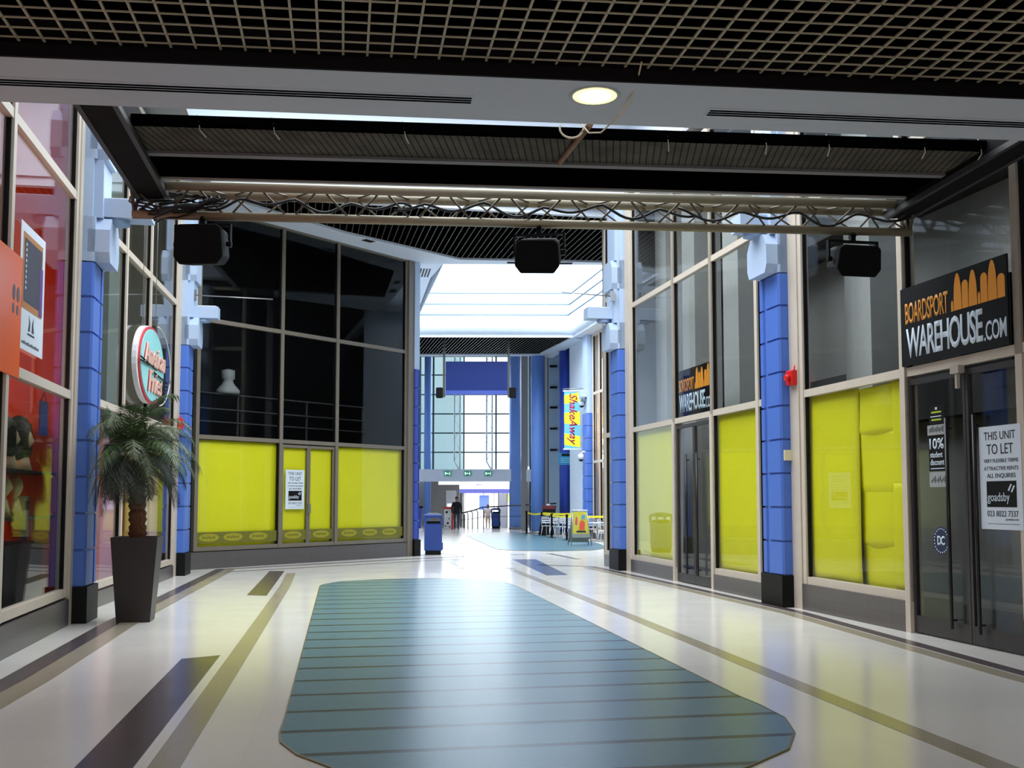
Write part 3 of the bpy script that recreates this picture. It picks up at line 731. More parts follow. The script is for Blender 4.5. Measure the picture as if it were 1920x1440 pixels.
# ------------------------------------------------------------ SIGNS AND POSTERS (local x to the reader's right, reader on -y)
INK = mat('print_ink', (18, 20, 34), .5); PAPER = mat('poster_paper', (206, 216, 226), .5, var=.02); WINK = mat('white_print', (206, 220, 232), .5); ORG = mat('orange_print', (232, 150, 34), .5, var=.03)
def rr(A, side): return A+PI if side > 0 else A
def tolet(P, A, side, uc, z0, d, label, k=1.0):
    W_, H_ = .70*k, 1.12*k
    t = thing('to_let_poster', label, 'poster', fr(P, A, uc, side*d, z0), rr(A, side), 'to let posters')
    MB().box(-W_/2, W_/2, -.004, 0, 0, H_).build('paper', PAPER, t)
    T = Matrix.Translation((0, -.0045, 0))
    def tx(s, a, b, c, e, **kw): return text(s, (a-.5)*W_, (b-.5)*W_, c*H_, e*H_, INK, t, T, **kw)
    tx('THIS UNIT', .13, .88, .865, .945); tx('TO LET', .19, .82, .725, .825)
    tx('VERY FLEXIBLE TERMS', .11, .93, .645, .680); tx('ATTRACTIVE RENTS', .11, .93, .570, .607); tx('ALL ENQUIRIES', .18, .86, .490, .540)
    MB().box(-.34*W_, .37*W_, -.006, -.004, .215*H_, .465*H_).build('black_panel', BLACK, t)
    text('goadsby', -.32*W_, .21*W_, .245*H_, .355*H_, WINK, t, Matrix.Translation((0, -.0065, 0)))
    b = MB()
    for ox in (0, .07): b.prism([((.17+ox)*W_, .375*H_-ox*.2*H_), ((.20+ox)*W_, .368*H_-ox*.2*H_), ((.27+ox)*W_, .43*H_-ox*.2*H_), ((.24+ox)*W_, .437*H_-ox*.2*H_)], -.0075, -.006, lambda p, q: (p[0], q, p[1]))
    b.build('slash_mark', WINK, t)
    tx('023 8022 7337', .16, .90, .125, .180); tx('goadsby.com', .60, .90, .085, .108)
    MB().box(-.34*W_, .42*W_, -.0055, -.004, .052*H_, .056*H_).build('rule', INK, t)
    return t
tolet(RP, RA, 1, .20, 1.31, .06, 'large white to-let poster on the nearest right glass door')
tolet(FP, FA, -1, 3.05, 1.39, .035, 'smaller-looking white to-let poster on the yellow papered door', .9)

def boardsport(P, A, side, uc, z0, W_, H_, d, label):
    t = thing('shop_sign', label, 'shop sign', fr(P, A, uc, side*d, z0), rr(A, side), 'black surf shop signs')
    MB().box(-W_/2, W_/2, -.02, 0, 0, H_).build('sign_board', BLACK, t)
    T = Matrix.Translation((0, -.0205, 0)); X = lambda f: (f-.5)*W_
    text('BOARDSPORT', X(.05), X(.485), .53*H_, .80*H_, ORG, t, T, bold=.012, font_space=.9)
    text('WAREHOUSE', X(.055), X(.79), .09*H_, .475*H_, WINK, t, T, bold=.02, font_space=.86)
    text('.COM', X(.80), X(.985), .085*H_, .31*H_, WINK, t, T, bold=.012, font_space=.9)
    for a, b_, h, pt in ((.515, .535, .66, 0), (.54, .612, .97, 1), (.617, .672, .86, 0), (.677, .75, .95, 1), (.757, .777, .67, 0), (.782, .838, .87, 0), (.843, .918, .985, 1), (.923, .982, .80, 0)):
        pts = [(a, .53), (b_, .53)]; n = 10; c = (a+b_)/2
        for i in range(n+1):
            q = i/n*PI
            if pt: e = math.sin(q); pts.append((c+(b_-a)/2*math.cos(q)*1.0, .53+(h-.53)*e**.75 if 0 < i < n else .56))
            else: pts.append((c+(b_-a)/2*math.cos(q), h-.06+.06*math.sin(q)))
        b = MB(); b.prism([(X(x), z*H_) for x, z in pts], -.024, -.0205, lambda p, q: (p[0], q, p[1])); b.build('surfboard_shape', ORG, t)
    return t
boardsport(RP, RA, 1, .955, 3.28, 2.06, .97, .085, 'large black surf shop sign with orange boards above the nearest right door')
boardsport(RP, RA, 1, 9.47, 3.28, 1.9, .93, -.03, 'black surf shop sign with orange boards above the farther right door')

# door stickers
t = thing('door_sticker', 'black and white discount sticker strip on the near right door glass', 'sticker', fr(RP, RA, 1.39, .035, 0), RA+PI)
MB().box(-.17, .17, -.003, 0, 1.97, 2.38).build('discount_panel', BLACK, t)
MB().box(-.15, .17, -.003, 0, 2.53, 2.75).build('top_panel', BLACK, t)
MB().box(-.19, .17, -.003, 0, 2.40, 2.52).build('grey_panel', mat('sticker_grey', (150, 154, 152), .5), t); MB().box(-.17, .2, -.003, 0, 1.78, 1.96).build('grey_panel', mat('sticker_grey', (150, 154, 152), .5), t)
T = Matrix.Translation((0, -.004, 0))
text('10%', -.15, .14, 2.23, 2.36, WINK, t, T, bold=.02); text('student', -.14, .11, 2.13, 2.20, WINK, t, T, bold=.01); text('discount', -.14, .14, 2.04, 2.11, WINK, t, T, bold=.01)
MB().box(-.14, .14, -.0045, -.003, 1.995, 2.005).build('rule', WINK, t)
LG = mat('lime_print', (170, 190, 50), .5); b = MB(); b.box(-.1, .1, -.004, -.003, 2.66, 2.68).box(-.1, .1, -.004, -.003, 2.57, 2.59); b.build('green_print', LG, t)
b = MB(); b.box(-.12, .10, -.004, -.003, 2.615, 2.625).box(-.02, .02, -.004, -.003, 2.70, 2.73); b.build('white_print', WINK, t)
INKG = mat('grey_ink', (60, 62, 64), .6); b = MB()
for i in range(9): b.box(-.15+i*.033, -.128+i*.033, -.004, -.003, 2.43+.01*(i % 2), 2.48+.012*(i % 3)); b.box(-.13+i*.033, -.108+i*.033, -.004, -.003, 1.83+.02*(i % 2), 1.87+.02*(i % 3))
b.build('worn_print', INKG, t)
t = thing('round_sticker', 'round dark blue sticker low on the near right door glass', 'sticker', fr(RP, RA, 1.36, .035, 1.15), RA+PI)
def disc(r, y0, y1, rz=1, n=32): return MB().prism([(r*math.cos(i*2*PI/n), r*rz*math.sin(i*2*PI/n)) for i in range(n)], y0, y1, lambda p, q: (p[0], q, p[1]))
disc(.165, -.003, 0).build('sticker_disc', mat('navy_print', (20, 34, 70), .5), t)
text('DC', -.075, .075, -.055, .055, WINK, t, Matrix.Translation((0, -.004, 0)), bold=.03, font_space=.8)
b = MB()
for i in range(22):
    a = i/22*2*PI; c_, s_ = math.cos(a)*.14, math.sin(a)*.14; b.box(c_-.008, c_+.008, -.004, -.003, s_-.008, s_+.008)
b.build('rim_print', WINK, t)

# left shop posters
t = thing('shop_poster', 'white framed poster with a dark picture in the near left shop window', 'poster', fr(LP, LA, .66, .035*-1*-1*-1, 0), LA)
MB().box(-.54, .54, -.004, 0, 3.27, 4.66).build('paper', PAPER, t)
MB().box(-.44, .42, -.006, -.004, 3.72, 4.56).build('picture_border', mat('amber_print', (170, 110, 40), .5), t)
MB().box(-.38, .38, -.008, -.006, 3.80, 4.50).build('picture', mat('dark_picture', (36, 26, 40), .4, var=.9, scale=5), t)
MB().box(.30, .44, -.009, -.006, 3.74, 4.3).build('picture_strip', mat('violet_print', (84, 36, 120), .5), t)
b = MB()
b.prism([(-.14, 3.50), (-.06, 3.50), (-.05, 3.60), (-.12, 3.68), (-.10, 3.60)], -.006, -.004, lambda p, q: (p[0], q, p[1])); b.prism([(.02, 3.50), (.12, 3.50), (.08, 3.60), (.10, 3.68), (.03, 3.60)], -.006, -.004, lambda p, q: (p[0], q, p[1])); b.box(-.16, .14, -.006, -.004, 3.455, 3.475)
b.build('emblem', INK, t)
b = MB()
for i in range(14): b.box(-.4+i*.055, -.36+i*.055, -.006, -.004, 3.335, 3.36+.006*(i % 3))
b.build('small_print', mat('grey_ink', (60, 62, 64)), t)
b = MB()
for i in range(9): b.box(-.33, -.29, -.010, -.008, 4.42-i*.06, 4.45-i*.06)
b.build('vertical_print', WINK, t)
t = thing('orange_sign', 'glossy orange sign board with grey footprint shapes at the left edge', 'sign', fr(LP, LA, -.35, -.05, 0), LA)
MB().box(-.62, .45, -.02, 0, 2.92, 4.22).bevel(.004).build('board', mat('glossy_orange', (255, 106, 10), .2, var=.1, scale=1), t)
b = MB()
for x in (.14, .30):
    b.prism([(x+.05*math.cos(a), 3.80+.085*math.sin(a)) for a in [i*PI/6 for i in range(12)]], -.024, -.02, lambda p, q: (p[0], q, p[1]))
    b.prism([(x-.01+.035*math.cos(a), 3.63+.055*math.sin(a)) for a in [i*PI/6 for i in range(12)]], -.024, -.02, lambda p, q: (p[0], q, p[1]))
b.build('footprint_shape', mat('footprint_grey', (84, 90, 96), .5), t)
t = thing('hanging_notice', 'small dark blue notice hanging inside the near left shop window', 'notice', fr(LP, LA, 1.95, .10, 0), LA)
MB().box(-.22, .20, -.01, 0, 2.42, 2.84).build('card', mat('navy_card', (26, 44, 110), .5), t)
b = MB().tube([(-.15, 0, 2.84), (0, 0, 2.95), (.15, 0, 2.84)], .006, 5); b.build('string', BLACK, t)

# round neon sign in the far left shop
t = thing('round_sign', 'round teal and red neon sign board hanging in the left shop window above the palm', 'shop sign', fr(MP, MA, 1.72, -.16, 4.08), MA)
n = 40
def ell(rx, rz, y0, y1, m, nm, ox=0):
    return MB().prism([(ox+rx*math.cos(i*2*PI/n), rz*math.sin(i*2*PI/n)) for i in range(n)], y0, y1, lambda p, q: (p[0], q, p[1])).build(nm, m, t)
ell(1.12, .70, -.0, .08, mat('white_board', (214, 214, 216), .5), 'back_board', -.12)
ell(1.12, .70, -.03, -.0, mat('sign_red', (190, 40, 50), .5), 'rim')
ell(1.06, .655, -.045, -.03, mat('sign_teal', (140, 206, 206), .4), 'face')
T = Matrix.Translation((0, -.06, 0))
text('American', -.85, 1.02, -.02, .36, mat('neon_tube_pink', (220, 180, 165), .3), t, T, shear=.25, ext=.025)
text('Fries', -.45, .75, -.50, -.10, mat('neon_tube_pink', (220, 180, 165), .3), t, T, shear=.25, ext=.025)
text('American', -.89, .98, -.035, .345, mat('sign_red', (190, 40, 50)), t, Matrix.Translation((0, -.047, 0)), shear=.25, ext=.002, bold=.02)
text('Fries', -.49, .71, -.515, -.115, mat('sign_red', (190, 40, 50)), t, Matrix.Translation((0, -.047, 0)), shear=.25, ext=.002, bold=.02)
b = MB(); b.tube([(-1.2, -.07, .02), (.2, -.07, -.06)], .014, 6); b.tube([(-1.2, -.07, -.04), (-.5, -.07, -.05)], .012, 6); b.tube([(-.2, -.07, -.12), (1.3, -.07, -.19)], .016, 6); b.tube([(.5, -.07, -.24), (1.35, -.07, -.26)], .014, 6); b.build('neon_support', BLACK, t)
MB().tube([(1.2*math.cos(a)+.12, -.12, .72*math.sin(a)) for a in [-PI*.45+i*PI*1.0/20 for i in range(21)]], .012, 6).build('neon_ring', mat('clear_tube', (200, 196, 176), .3), t)
for x in (-.6, .6): MB().tube([(x, .04, .55), (x, .04, 4.5)], .006, 5).build('hanger_wire', STEEL, t)

# frieze on the dark shop glass
t = thing('window_frieze', 'dull olive frieze of oval motifs low on the yellow papered corner shop glass', 'window graphic', (FP[0], FP[1], 0), FA)
OL = mat('olive_film', (104, 102, 24), .6, var=.2, scale=20); OY = mat('frieze_yellow', (150, 144, 24), .6)
for a, b_ in ((.06, 2.5), (2.67, 3.48), (3.58, 4.39), (4.56, 7.16)): MB().box(a, b_, -.014, -.008, .60, .86).build('olive_band', OL, t)
for u in (.42, 1.13, 1.9, 3.03, 4.0, 5.02, 5.82, 6.6):
    o = MB().prism([(u+.29*math.cos(i*PI/12), .73+.095*math.sin(i*PI/12)) for i in range(24)], -.017, -.014, lambda p, q: (p[0], q, p[1])).build('oval_motif', OY, t)
    b = MB()
    for k in range(7): b.box(u-.19+k*.055, u-.155+k*.055, -.019, -.017, .70+.008*(k % 2), .765-.006*(k % 3))
    b.build('worn_letter_shapes', OL, o)
# dim shelf inside the dark shop
t = thing('bar_shelf', 'dim shelf rails seen through the black upper glass of the corner shop', 'shelf', (FP[0], FP[1], 0), FA)
DG = mat('dim_grey', (60, 60, 62), .6)
for z in (3.62, 3.95, 4.35): MB().box(.1, 7.1, 1.45, 1.62, z, z+.03).build('shelf_board', DG, t)
for u in (.2, 2.4, 4.8, 7.0): MB().box(u, u+.04, 1.5, 1.54, 0, 4.4).build('upright', DG, t)
tag(place(MB().lathe([(.30, 0), (.30, .10), (.16, .26), (.12, .36), (.17, .40), (.17, .62), (.02, .66)]).build('lamp', mat('dim_lamp', (150, 150, 150), .6)), fr(FP, FA, 2.1, 1.53, 4.38)), 'faint pale lamp standing on the shelf inside the dark corner shop', 'lamp')

# near left shop: shelves, wig heads, cabinet
sl = bpy.data.lights.new('shop_light', 'POINT'); sl.energy = 38; sl.color = (1, .86, .7); sl.shadow_soft_size = .25
so = bpy.data.objects.new('shop_light', sl); COL.objects.link(so); so.location = fr(LP, LA, 1.2, 1.2, 3.3)
def lpt(u, d, z=0): return fr(LP, LA, u, d, z)
for i, (z, u0, u1) in enumerate(((1.98, .6, 3.02), (1.42, .6, 3.0))):
    tag(place(MB().box(u0, u1, .15, .75, z-.03, z).build('display_shelf', BLACK), (LP[0], LP[1], 0), LA), ['upper black shelf carrying wigs in the near left shop', 'lower black shelf carrying heads in the near left shop'][i], 'shelf', 'black display shelves')
SKINM = mat('cream_mannequin', (214, 196, 150), .45)
def headform(loc, rz, wig, label, k=1.0, hm=SKINM):
    t = thing('mannequin_head', label, 'mannequin head', loc, rz, 'mannequin heads in the near left shop')
    bm = bmesh.new(); bmesh.ops.create_uvsphere(bm, u_segments=20, v_segments=14, radius=1)
    for v in bm.verts:
        x, y, z = v.co; f = 1-.25*max(0, -z); v.co = Vector((x*.085*f, y*.105*f-(.012 if y < -.6 and -.3 < z < .2 else 0)*(1 if abs(x) < .25 else 0), .33+z*.135))
    r = bmesh.ops.create_cone(bm, segments=16, radius1=.11, radius2=.052, depth=.22, cap_ends=True)
    for v in r['verts']: v.co.z += .11
    for v in bm.verts: v.co *= k
    for f in bm.faces: f.smooth = True
    me = bpy.data.meshes.new('head'); bm.to_mesh(me); bm.free(); me.materials.append(hm); o = bpy.data.objects.new('head', me); COL.objects.link(o); o.parent = t
    if wig:
        bm = bmesh.new(); bmesh.ops.create_icosphere(bm, subdivisions=3, radius=1); rnd = random.Random(wig)
        for v in bm.verts:
            x, y, z = v.co; q = 1+.12*math.sin(9*x+wig)*math.sin(8*z)+rnd.uniform(-.05, .05)
            yy = y*.16*q+.03
            if y < -.2: yy = max(yy, -.075)
            v.co = Vector((x*.165*q, yy, .36+z*.20*q-(.05 if z < 0 else 0)))*k
        me = bpy.data.meshes.new('wig'); bm.to_mesh(me); bm.free(); me.materials.append(mat('black_hair', (12, 10, 9), .7, bump=.6, scale=60)); o = bpy.data.objects.new('wig', me); COL.objects.link(o); o.parent = t
headform(lpt(2.62, .5, 1.98), LA, 3, 'mannequin head with a full black wig at the far end of the upper shelf', 1.25)
headform(lpt(1.95, .5, 1.98), LA+.3, 5, 'mannequin head with a black wig next to it on the upper shelf', 1.2)
headform(lpt(2.3, .5, 1.42), LA-.5, 0, 'bald cream mannequin head on the lower shelf', 1.1)
headform(lpt(1.75, .5, 1.42), LA+.4, 0, 'bald cream mannequin head nearer the left edge on the lower shelf', 1.1, mat('pale_yellow_mannequin', (220, 214, 140), .45))
tag(place(MB().box(1.0, 2.75, .25, .9, 0, 1.1).bevel(.01).build('display_cabinet', BLACK), (LP[0], LP[1], 0), LA), 'black display cabinet in the near left shop window', 'cabinet')
t = thing('boxed_goods', 'small pale boxed item beside the bald head on the lower shelf', 'box', lpt(2.72, .5, 1.42), LA)
MB().box(-.12, .12, -.06, .06, 0, .26).build('box', mat('pale_box', (150, 166, 170), .5), t); MB().box(-.09, .09, -.064, -.06, .08, .2).build('dark_print', INK, t)
b = MB()
for k in range(7): b.tube([(2.5+.04*k, .45, 1.38), (2.5+.04*k+.02, .45, 1.0-.05*(k % 3))], .014, 5)
tag(place(b.build('hanging_scarf', mat('blue_grey_cloth', (70, 78, 110), .8, var=.6, scale=20)), (LP[0], LP[1], 0), LA), 'blue grey strands of cloth hanging below the lower shelf', 'cloth')

# ------------------------------------------------------------ POTTED PALM
t = thing('potted_palm', 'potted palm with a brown planter standing in front of the left blue pier', 'potted plant', (-5.08, 14.55, 0), .18)
b = MB(); h = 1.13
a0, a1 = .215, .30
vs = [[b.bm.verts.new((sx*a, sy*a, z)) for sx, sy in ((-1, -1), (1, -1), (1, 1), (-1, 1))] for a, z in ((a0, 0), (a1, h), (a1-.03, h), (a1-.035, h-.06))]
for i in range(3):
    for k in range(4): b.bm.faces.new([vs[i][k], vs[i][(k+1) % 4], vs[i+1][(k+1) % 4], vs[i+1][k]])
b.bm.faces.new(vs[0][::-1]); b.build('planter', mat('dark_brown_planter', (26, 16, 15), .4, var=.2, scale=3), t)
b = MB(); b.box(-a1+.04, a1-.04, -a1+.04, a1-.04, h-.09, h-.065); b.build('soil', mat('soil', (30, 22, 16), .95, bump=.5), t)
b = MB(); pts = []; rr_ = []
for i in range(40):
    q = i/39; pts.append((-.09*q**2, 0, h-.08+q*1.22)); rr_.append(.115+.012*math.sin(i*2.1)+.008*math.sin(i*5.3)-.01*q+.02*(q > .9))
b.tube(pts, rr_, 12); b.build('trunk', mat('palm_trunk', (98, 62, 38), .9, var=.6, scale=25, bump=1), t)
LEAF = [mat('palm_green', (66, 92, 46), .55, var=.35, scale=6), mat('palm_olive', (72, 84, 50), .55, var=.35, scale=6), mat('palm_dark', (34, 46, 30), .6, var=.3, scale=6)]
PR = Matrix.Rotation(.18, 2); NV = Vector((.9822, .1877))
def clear(p):
    w2 = PR @ Vector((p.x, p.y))+Vector((-5.08, 14.55)); d_ = (w2-Vector(LP)).dot(NV)
    q_ = max(0, min(1, (w2.y-13.5)/.6)); dm = .08+.24*q_*q_*(3-2*q_)
    if d_ < dm+.28: w2 = w2+NV*(dm+.28*math.exp((d_-dm-.28)/.28)-d_)
    q = PR.transposed() @ (w2-Vector((-5.08, 14.55))); return Vector((q.x, q.y, p.z))
rnd = random.Random(5); crown = Vector((-.12, -.05, h+1.14))
for k in range(58):
    az = k*2.399963; lev = k/58
    el = 1.30-1.45*lev+rnd.uniform(-.3, .3); L = rnd.uniform(1.0, 1.5)*(.85 if lev < .15 else 1-.28*lev)
    L *= .95
    P_ = crown+Vector((0, 0, -.12*lev)); d = Vector((math.cos(az)*math.cos(el), math.sin(az)*math.cos(el), math.sin(el)))
    pts = [P_.copy()]; n = 14
    for i in range(n):
        d = (d+Vector((0, 0, -.07-.014*i))).normalized(); P_ = P_+d*(L/n); pts.append(P_.copy())
    pts = [clear(p) for p in pts]
    b = MB(); b.tube(pts, [.010*(1-.8*i/n) for i in range(n+1)], 4)
    m2 = 60
    for j in range(m2):
        q = .16+.84*j/m2; i = min(int(q*n), n-1); p = pts[i].lerp(pts[i+1], q*n-i); dr = (pts[i+1]-pts[i]).normalized()
        sd = dr.cross(Vector((0, 0, 1)));
        sd = sd.normalized() if sd.length > .05 else Vector((1, 0, 0))
        ll = .26*math.sin(PI*min(1, q*.85+.15))**.6*rnd.uniform(.8, 1.15)+.03
        for s in (-1, 1):
            dd = (sd*s*.85+dr*.75+Vector((0, 0, rnd.uniform(-.35, .15)))).normalized()
            m1 = p+dd*ll*.55+Vector((0, 0, -.015)); e = p+dd*ll+Vector((0, 0, -.07-.05*rnd.random())); wv = dr*.0045
            v = [b.bm.verts.new(clear(x)) for x in (p-wv, p+wv, m1+wv, m1-wv, e)]
            b.bm.faces.new([v[0], v[1], v[2], v[3]]); b.bm.faces.new([v[3], v[2], v[4]])
    b.build('frond', LEAF[2 if lev > .62 else (k % 2)], t)

# ------------------------------------------------------------ BEYOND: passage end
PW = mat('pale_panel', (178, 202, 224), .5, var=.04); GREYP = mat('warm_grey_panel', (142, 138, 134), .6); LBL = mat('far_blue_column', (112, 152, 226), .45, var=.04)
QP = (3.85, 42.8); QA = math.atan2(.984, -.178)
window(QP, QA, 1, [-1.2, .05, 1.1, 2.15], [3.22, 6.1], .25, GT, CREAM)
riser(QP, QA, -1.2, 2.2, .24, 1, 'baseboard_right')
pier(QP, QA, 1, 2.3, 5.3, CZ, 'blue block pier beyond the cafe seats under the hanging banner', dep=.3, lobe=False)
tr[0] += 1; place(MB().box(3.05, 6.4, -.2, .05, 0, 9).build('wall_right', WHITE, None, 'structure'), (QP[0], QP[1], 0), QA)
tr[0] += 1; place(MB().box(-12, -1.2, -.2, .0, 0, 9).build('wall_right', WHITE, None, 'structure'), (QP[0], QP[1], 0), QA)
shell('wall_right', 2.35, 15.6, 27.25, 27.45, 0, 9)
room(QP, QA, 1, -1.2, 2.3, 2.5, 8.6, mat('warm_shop_wall', (214, 180, 120), .7), WHITE, mat('warm_floor', (170, 150, 120), .5), 'wall_right')
panel(QP, QA, 1.2, 2.1, -.45, -.4, 0, 3.3, mat('bright_yellow_panel', (240, 205, 40), .6), 'wall_right')
ql = bpy.data.lights.new('cafe_light', 'POINT'); ql.energy = 80; ql.color = (1, .8, .5); ql.shadow_soft_size = .3
qo = bpy.data.objects.new('cafe_light', ql); COL.objects.link(qo); qo.location = fr(QP, QA, 1.0, -.6, 4.9)
GLOBE = mat('globe_glow', (255, 240, 200), .3, emit=(255, 226, 160), es=6)
for i, z in enumerate((4.52, 4.05, 3.40)):
    t = thing('globe_lamp', ['highest of the three glowing globe lamps in the far right cafe window', 'middle one of the three glowing globe lamps in the far right cafe window', 'lowest of the three glowing globe lamps in the far right cafe window'][i], 'lamp', fr(QP, QA, 1.75, -.22, z), 0, 'glowing globe lamps')
    MB().lathe([(.001, -.12), (.07, -.10), (.12, -.02), (.12, .03), (.08, .10), (.001, .12)], seg=16).build('globe', GLOBE, t)
    MB().tube([(0, 0, .1), (0, 0, .25), (-.15, 0, .3)], .01, 5).build('stem', STEEL, t)
wall_lamp(QP, QA, 1, 2.5, .26, 6.0, 'pale bracket light above the hanging banner pier', .28)

# hanging banner
t = thing('hanging_banner', 'vertical yellow and blue banner hanging from an arm on the far right', 'banner', (2.6, 46.0, 0), -.05)
W_, z0, z1 = .34, 3.84, 6.30
BY = mat('banner_yellow', (245, 226, 20), .6); BB = mat('banner_blue', (100, 176, 222), .6)
MB().box(-W_, W_, -.01, .01, z0, z1).build('banner_cloth', BB, t)
for a, b_, c, d in ((6.14, 5.76, 5.88, 6.28), (5.38, 4.92, 4.86, 5.44), (4.50, 4.0, 3.86, 4.36)):
    MB().prism([(-W_, b_), (W_, c if a != 4.50 else 3.88), (W_, d), (-W_, a)], -.013, -.010, lambda p, q: (p[0], q, p[1])).build('yellow_patch', BY, t)
text('ShakeAway', -.22, .22, 3.98, 6.22, mat('banner_script', (160, 24, 60), .6), t, Matrix.Translation((0, -.014, 0)), shear=.35, rot=True, bold=.02)
MB().box(-W_-.05, W_+.05, -.03, .03, z1, z1+.06).box(-W_-.05, W_+.05, -.03, .03, z0-.06, z0).build('banner_bar', CEILW, t)
MB().tube([(-.42, 0, 6.42), (.72, .02, 6.44)], .018, 6).tube([(-.3, 0, 6.36), (-.3, 0, 6.42)], .012, 5).tube([(.3, 0, 6.36), (.3, 0, 6.43)], .012, 5).build('banner_arm', STEEL, t)
# cameras and a small sign near it
def dome(loc, arm, label):
    t = thing('security_camera', label, 'camera', loc, 0, 'dome security cameras')
    MB().lathe([(.001, -.12), (.09, -.09), (.13, -.02), (.13, .05), (.10, .14), (.001, .17)], seg=16).build('housing', CEILW, t)
    MB().lathe([(.001, -.17), (.07, -.15), (.10, -.09), (.001, -.08)], seg=16).build('dark_lens', BLACK, t)
    MB().tube([(0, 0, .15), (.1, 0, .24), (arm, .05, .16)], .04, 8).build('bracket', CEILW, t)
dome((2.92, 45.2, 3.42), .42, 'white dome camera on a bracket below the hanging banner')
dome((2.98, 45.4, 5.72), .25, 'small white dome camera beside the top of the hanging banner')
t = thing('teal_sign', 'small teal sign on the deep blue column below the banner', 'sign', (2.62, 49.87, 3.45), 0)
MB().box(-.45, .45, -.02, .02, -.2, .36).build('board', mat('teal_board', (24, 116, 160), .5), t); MB().box(-.3, .25, -.035, -.02, .22, .33).build('dark_title', BLACK, t)
b = MB()
for k in range(3): b.box(-.35, .3-.08*k, -.03, -.02, .1-.09*k, .12-.09*k)
b.build('pale_line', mat('sign_teal', (140, 206, 206)), t)

# round columns
def col(x, y, r, m, label, h=10.5):
    t = thing('round_column', label, 'column', (x, y, 0), 0, 'round blue columns at the far end')
    MB().lathe([(r, 0), (r, h)], seg=32).build('shaft', m, t); MB().lathe([(r+.02, 0), (r+.02, .12)], seg=32).build('base_ring', STEEL, t)
col(.18, 59.4, .33, LBL, 'blue round column at the right edge of the tall glazing')
col(1.26, 52.0, .345, LBL, 'blue round column in the middle of the far group')
col(2.55, 50.2, .32, DBLUE, 'deep blue round column behind the hanging banner')
col(-4.75, 60.0, .20, LBL, 'slim blue round column at the left of the tall glazing')
# end walls
FE = MB
def ew(x0, x1, y, z0, z1, m, nm='wall_far', th=.15): MB().box(x0, x1, y, y+th, z0, z1).build(nm, m, None, 'structure')
ew(.50, .84, 57.0, 0, 12, GREYP); ew(.84, .93, 57.05, 3.4, 9.5, mat('bright_slit_glass', (235, 245, 250), .2), th=.05)
ew(.84, .93, 57.05, 9.5, 12, DBLUE); ew(.93, 2.0, 57.1, 0, 12, mat('dark_slit', (28, 40, 60), .5)); ew(1.6, 1.9, 56.8, 0, 12, GREYP)
ew(1.9, 3.4, 55.2, 0, 12, PW); ew(3.2, 15.6, 55.0, 0, 12, WHITE)
tr[0] += 1
b = MB()
for z in (4.15, 5.26, 6.35, 7.4, 8.5): b.box(1.96, 2.34, 55.1, 55.21, z, z+.1)
b.build('trim_%d' % tr[0], BLACK, None, 'structure')
ew(-15.6, -5.35, 60.8, 0, 12, PW)
tr[0] += 1; b = MB()
for z in (4.4, 5.5, 6.6, 7.75, 8.85, 9.95): b.box(-6.4, -5.3, 60.74, 60.81, z, z+.06)
b.build('trim_%d' % tr[0], BLACK, None, 'structure')
MB().box(-6.6, -6.4, 34.0, 60.9, 0, 9).build('wall_left', WHITE, None, 'structure')
MB().prism([(-2.86, 31.34), (-2.74, 31.44), (-6.4, 34.2), (-6.5, 34.05)], 0, 8.64).build('wall_left', WHITE, None, 'structure')
# tall glazing
t = thing('window_20', None, None, (0, 62, 0), 0, kind='structure')
GM = mat('green_black_frame', (14, 46, 44), .4); b = MB()
for x, w_ in ((-5.35, .10), (-4.58, .10), (-2.80, .07), (-.93, .09), (.5, .1)): b.box(x-w_/2, x+w_/2, -.1, .1, 3.2, 12.5)
for z in (4.38, 5.50, 6.62, 7.75, 8.9, 10.0, 11.2): b.box(-5.4, .5, -.03, .03, z-.035, z+.035)
b.build('window_frame', GM, t)
xs = [-5.35, -4.58, -2.8, -.93, .5]
for i in range(4): MB().box(xs[i], xs[i+1], -.006, .006, 3.2, 12.5).build('glass_pane', GLASS, t)
MB().box(-5.4, .5, -.05, .05, 12.5, 13.0).build('head_panel', WHITE, t)
# lattice masts in front of the glazing
for i, x in enumerate((-3.13, -1.28)):
    t = thing('lattice_mast', ['pale lattice mast standing against the tall glazing, left one', 'pale lattice mast standing against the tall glazing, right one'][i], 'mast', (x, 61.2, 3.3), 0, 'lattice masts at the tall glazing')
    LM = mat('pale_mast', (178, 182, 186), .4)
    MB().tube([(-.18, 0, .52), (-.18, 0, 9.2)], .045, 10).build('chord', LM, t); MB().tube([(.14, 0, 0), (.14, 0, 9.2)], .045, 10).build('chord', LM, t)
    MB().tube([(.12, 0, .0), (-.18, 0, .52)], .04, 8).build('foot_brace', LM, t)
    b = MB()
    for k in range(14): b.tube([((-.18, .14)[k % 2], 0, .55+k*.6), ((.14, -.18)[k % 2], 0, 1.15+k*.6)], .014, 5)
    b.build('lattice_brace', LM, t)
# outdoor building behind the glazing and bright lobby
MB().box(-8, -4.0, 84, 88, 3.3, 30).build('wall_far', mat('outdoor_tower', (196, 216, 214), .7), None, 'structure')
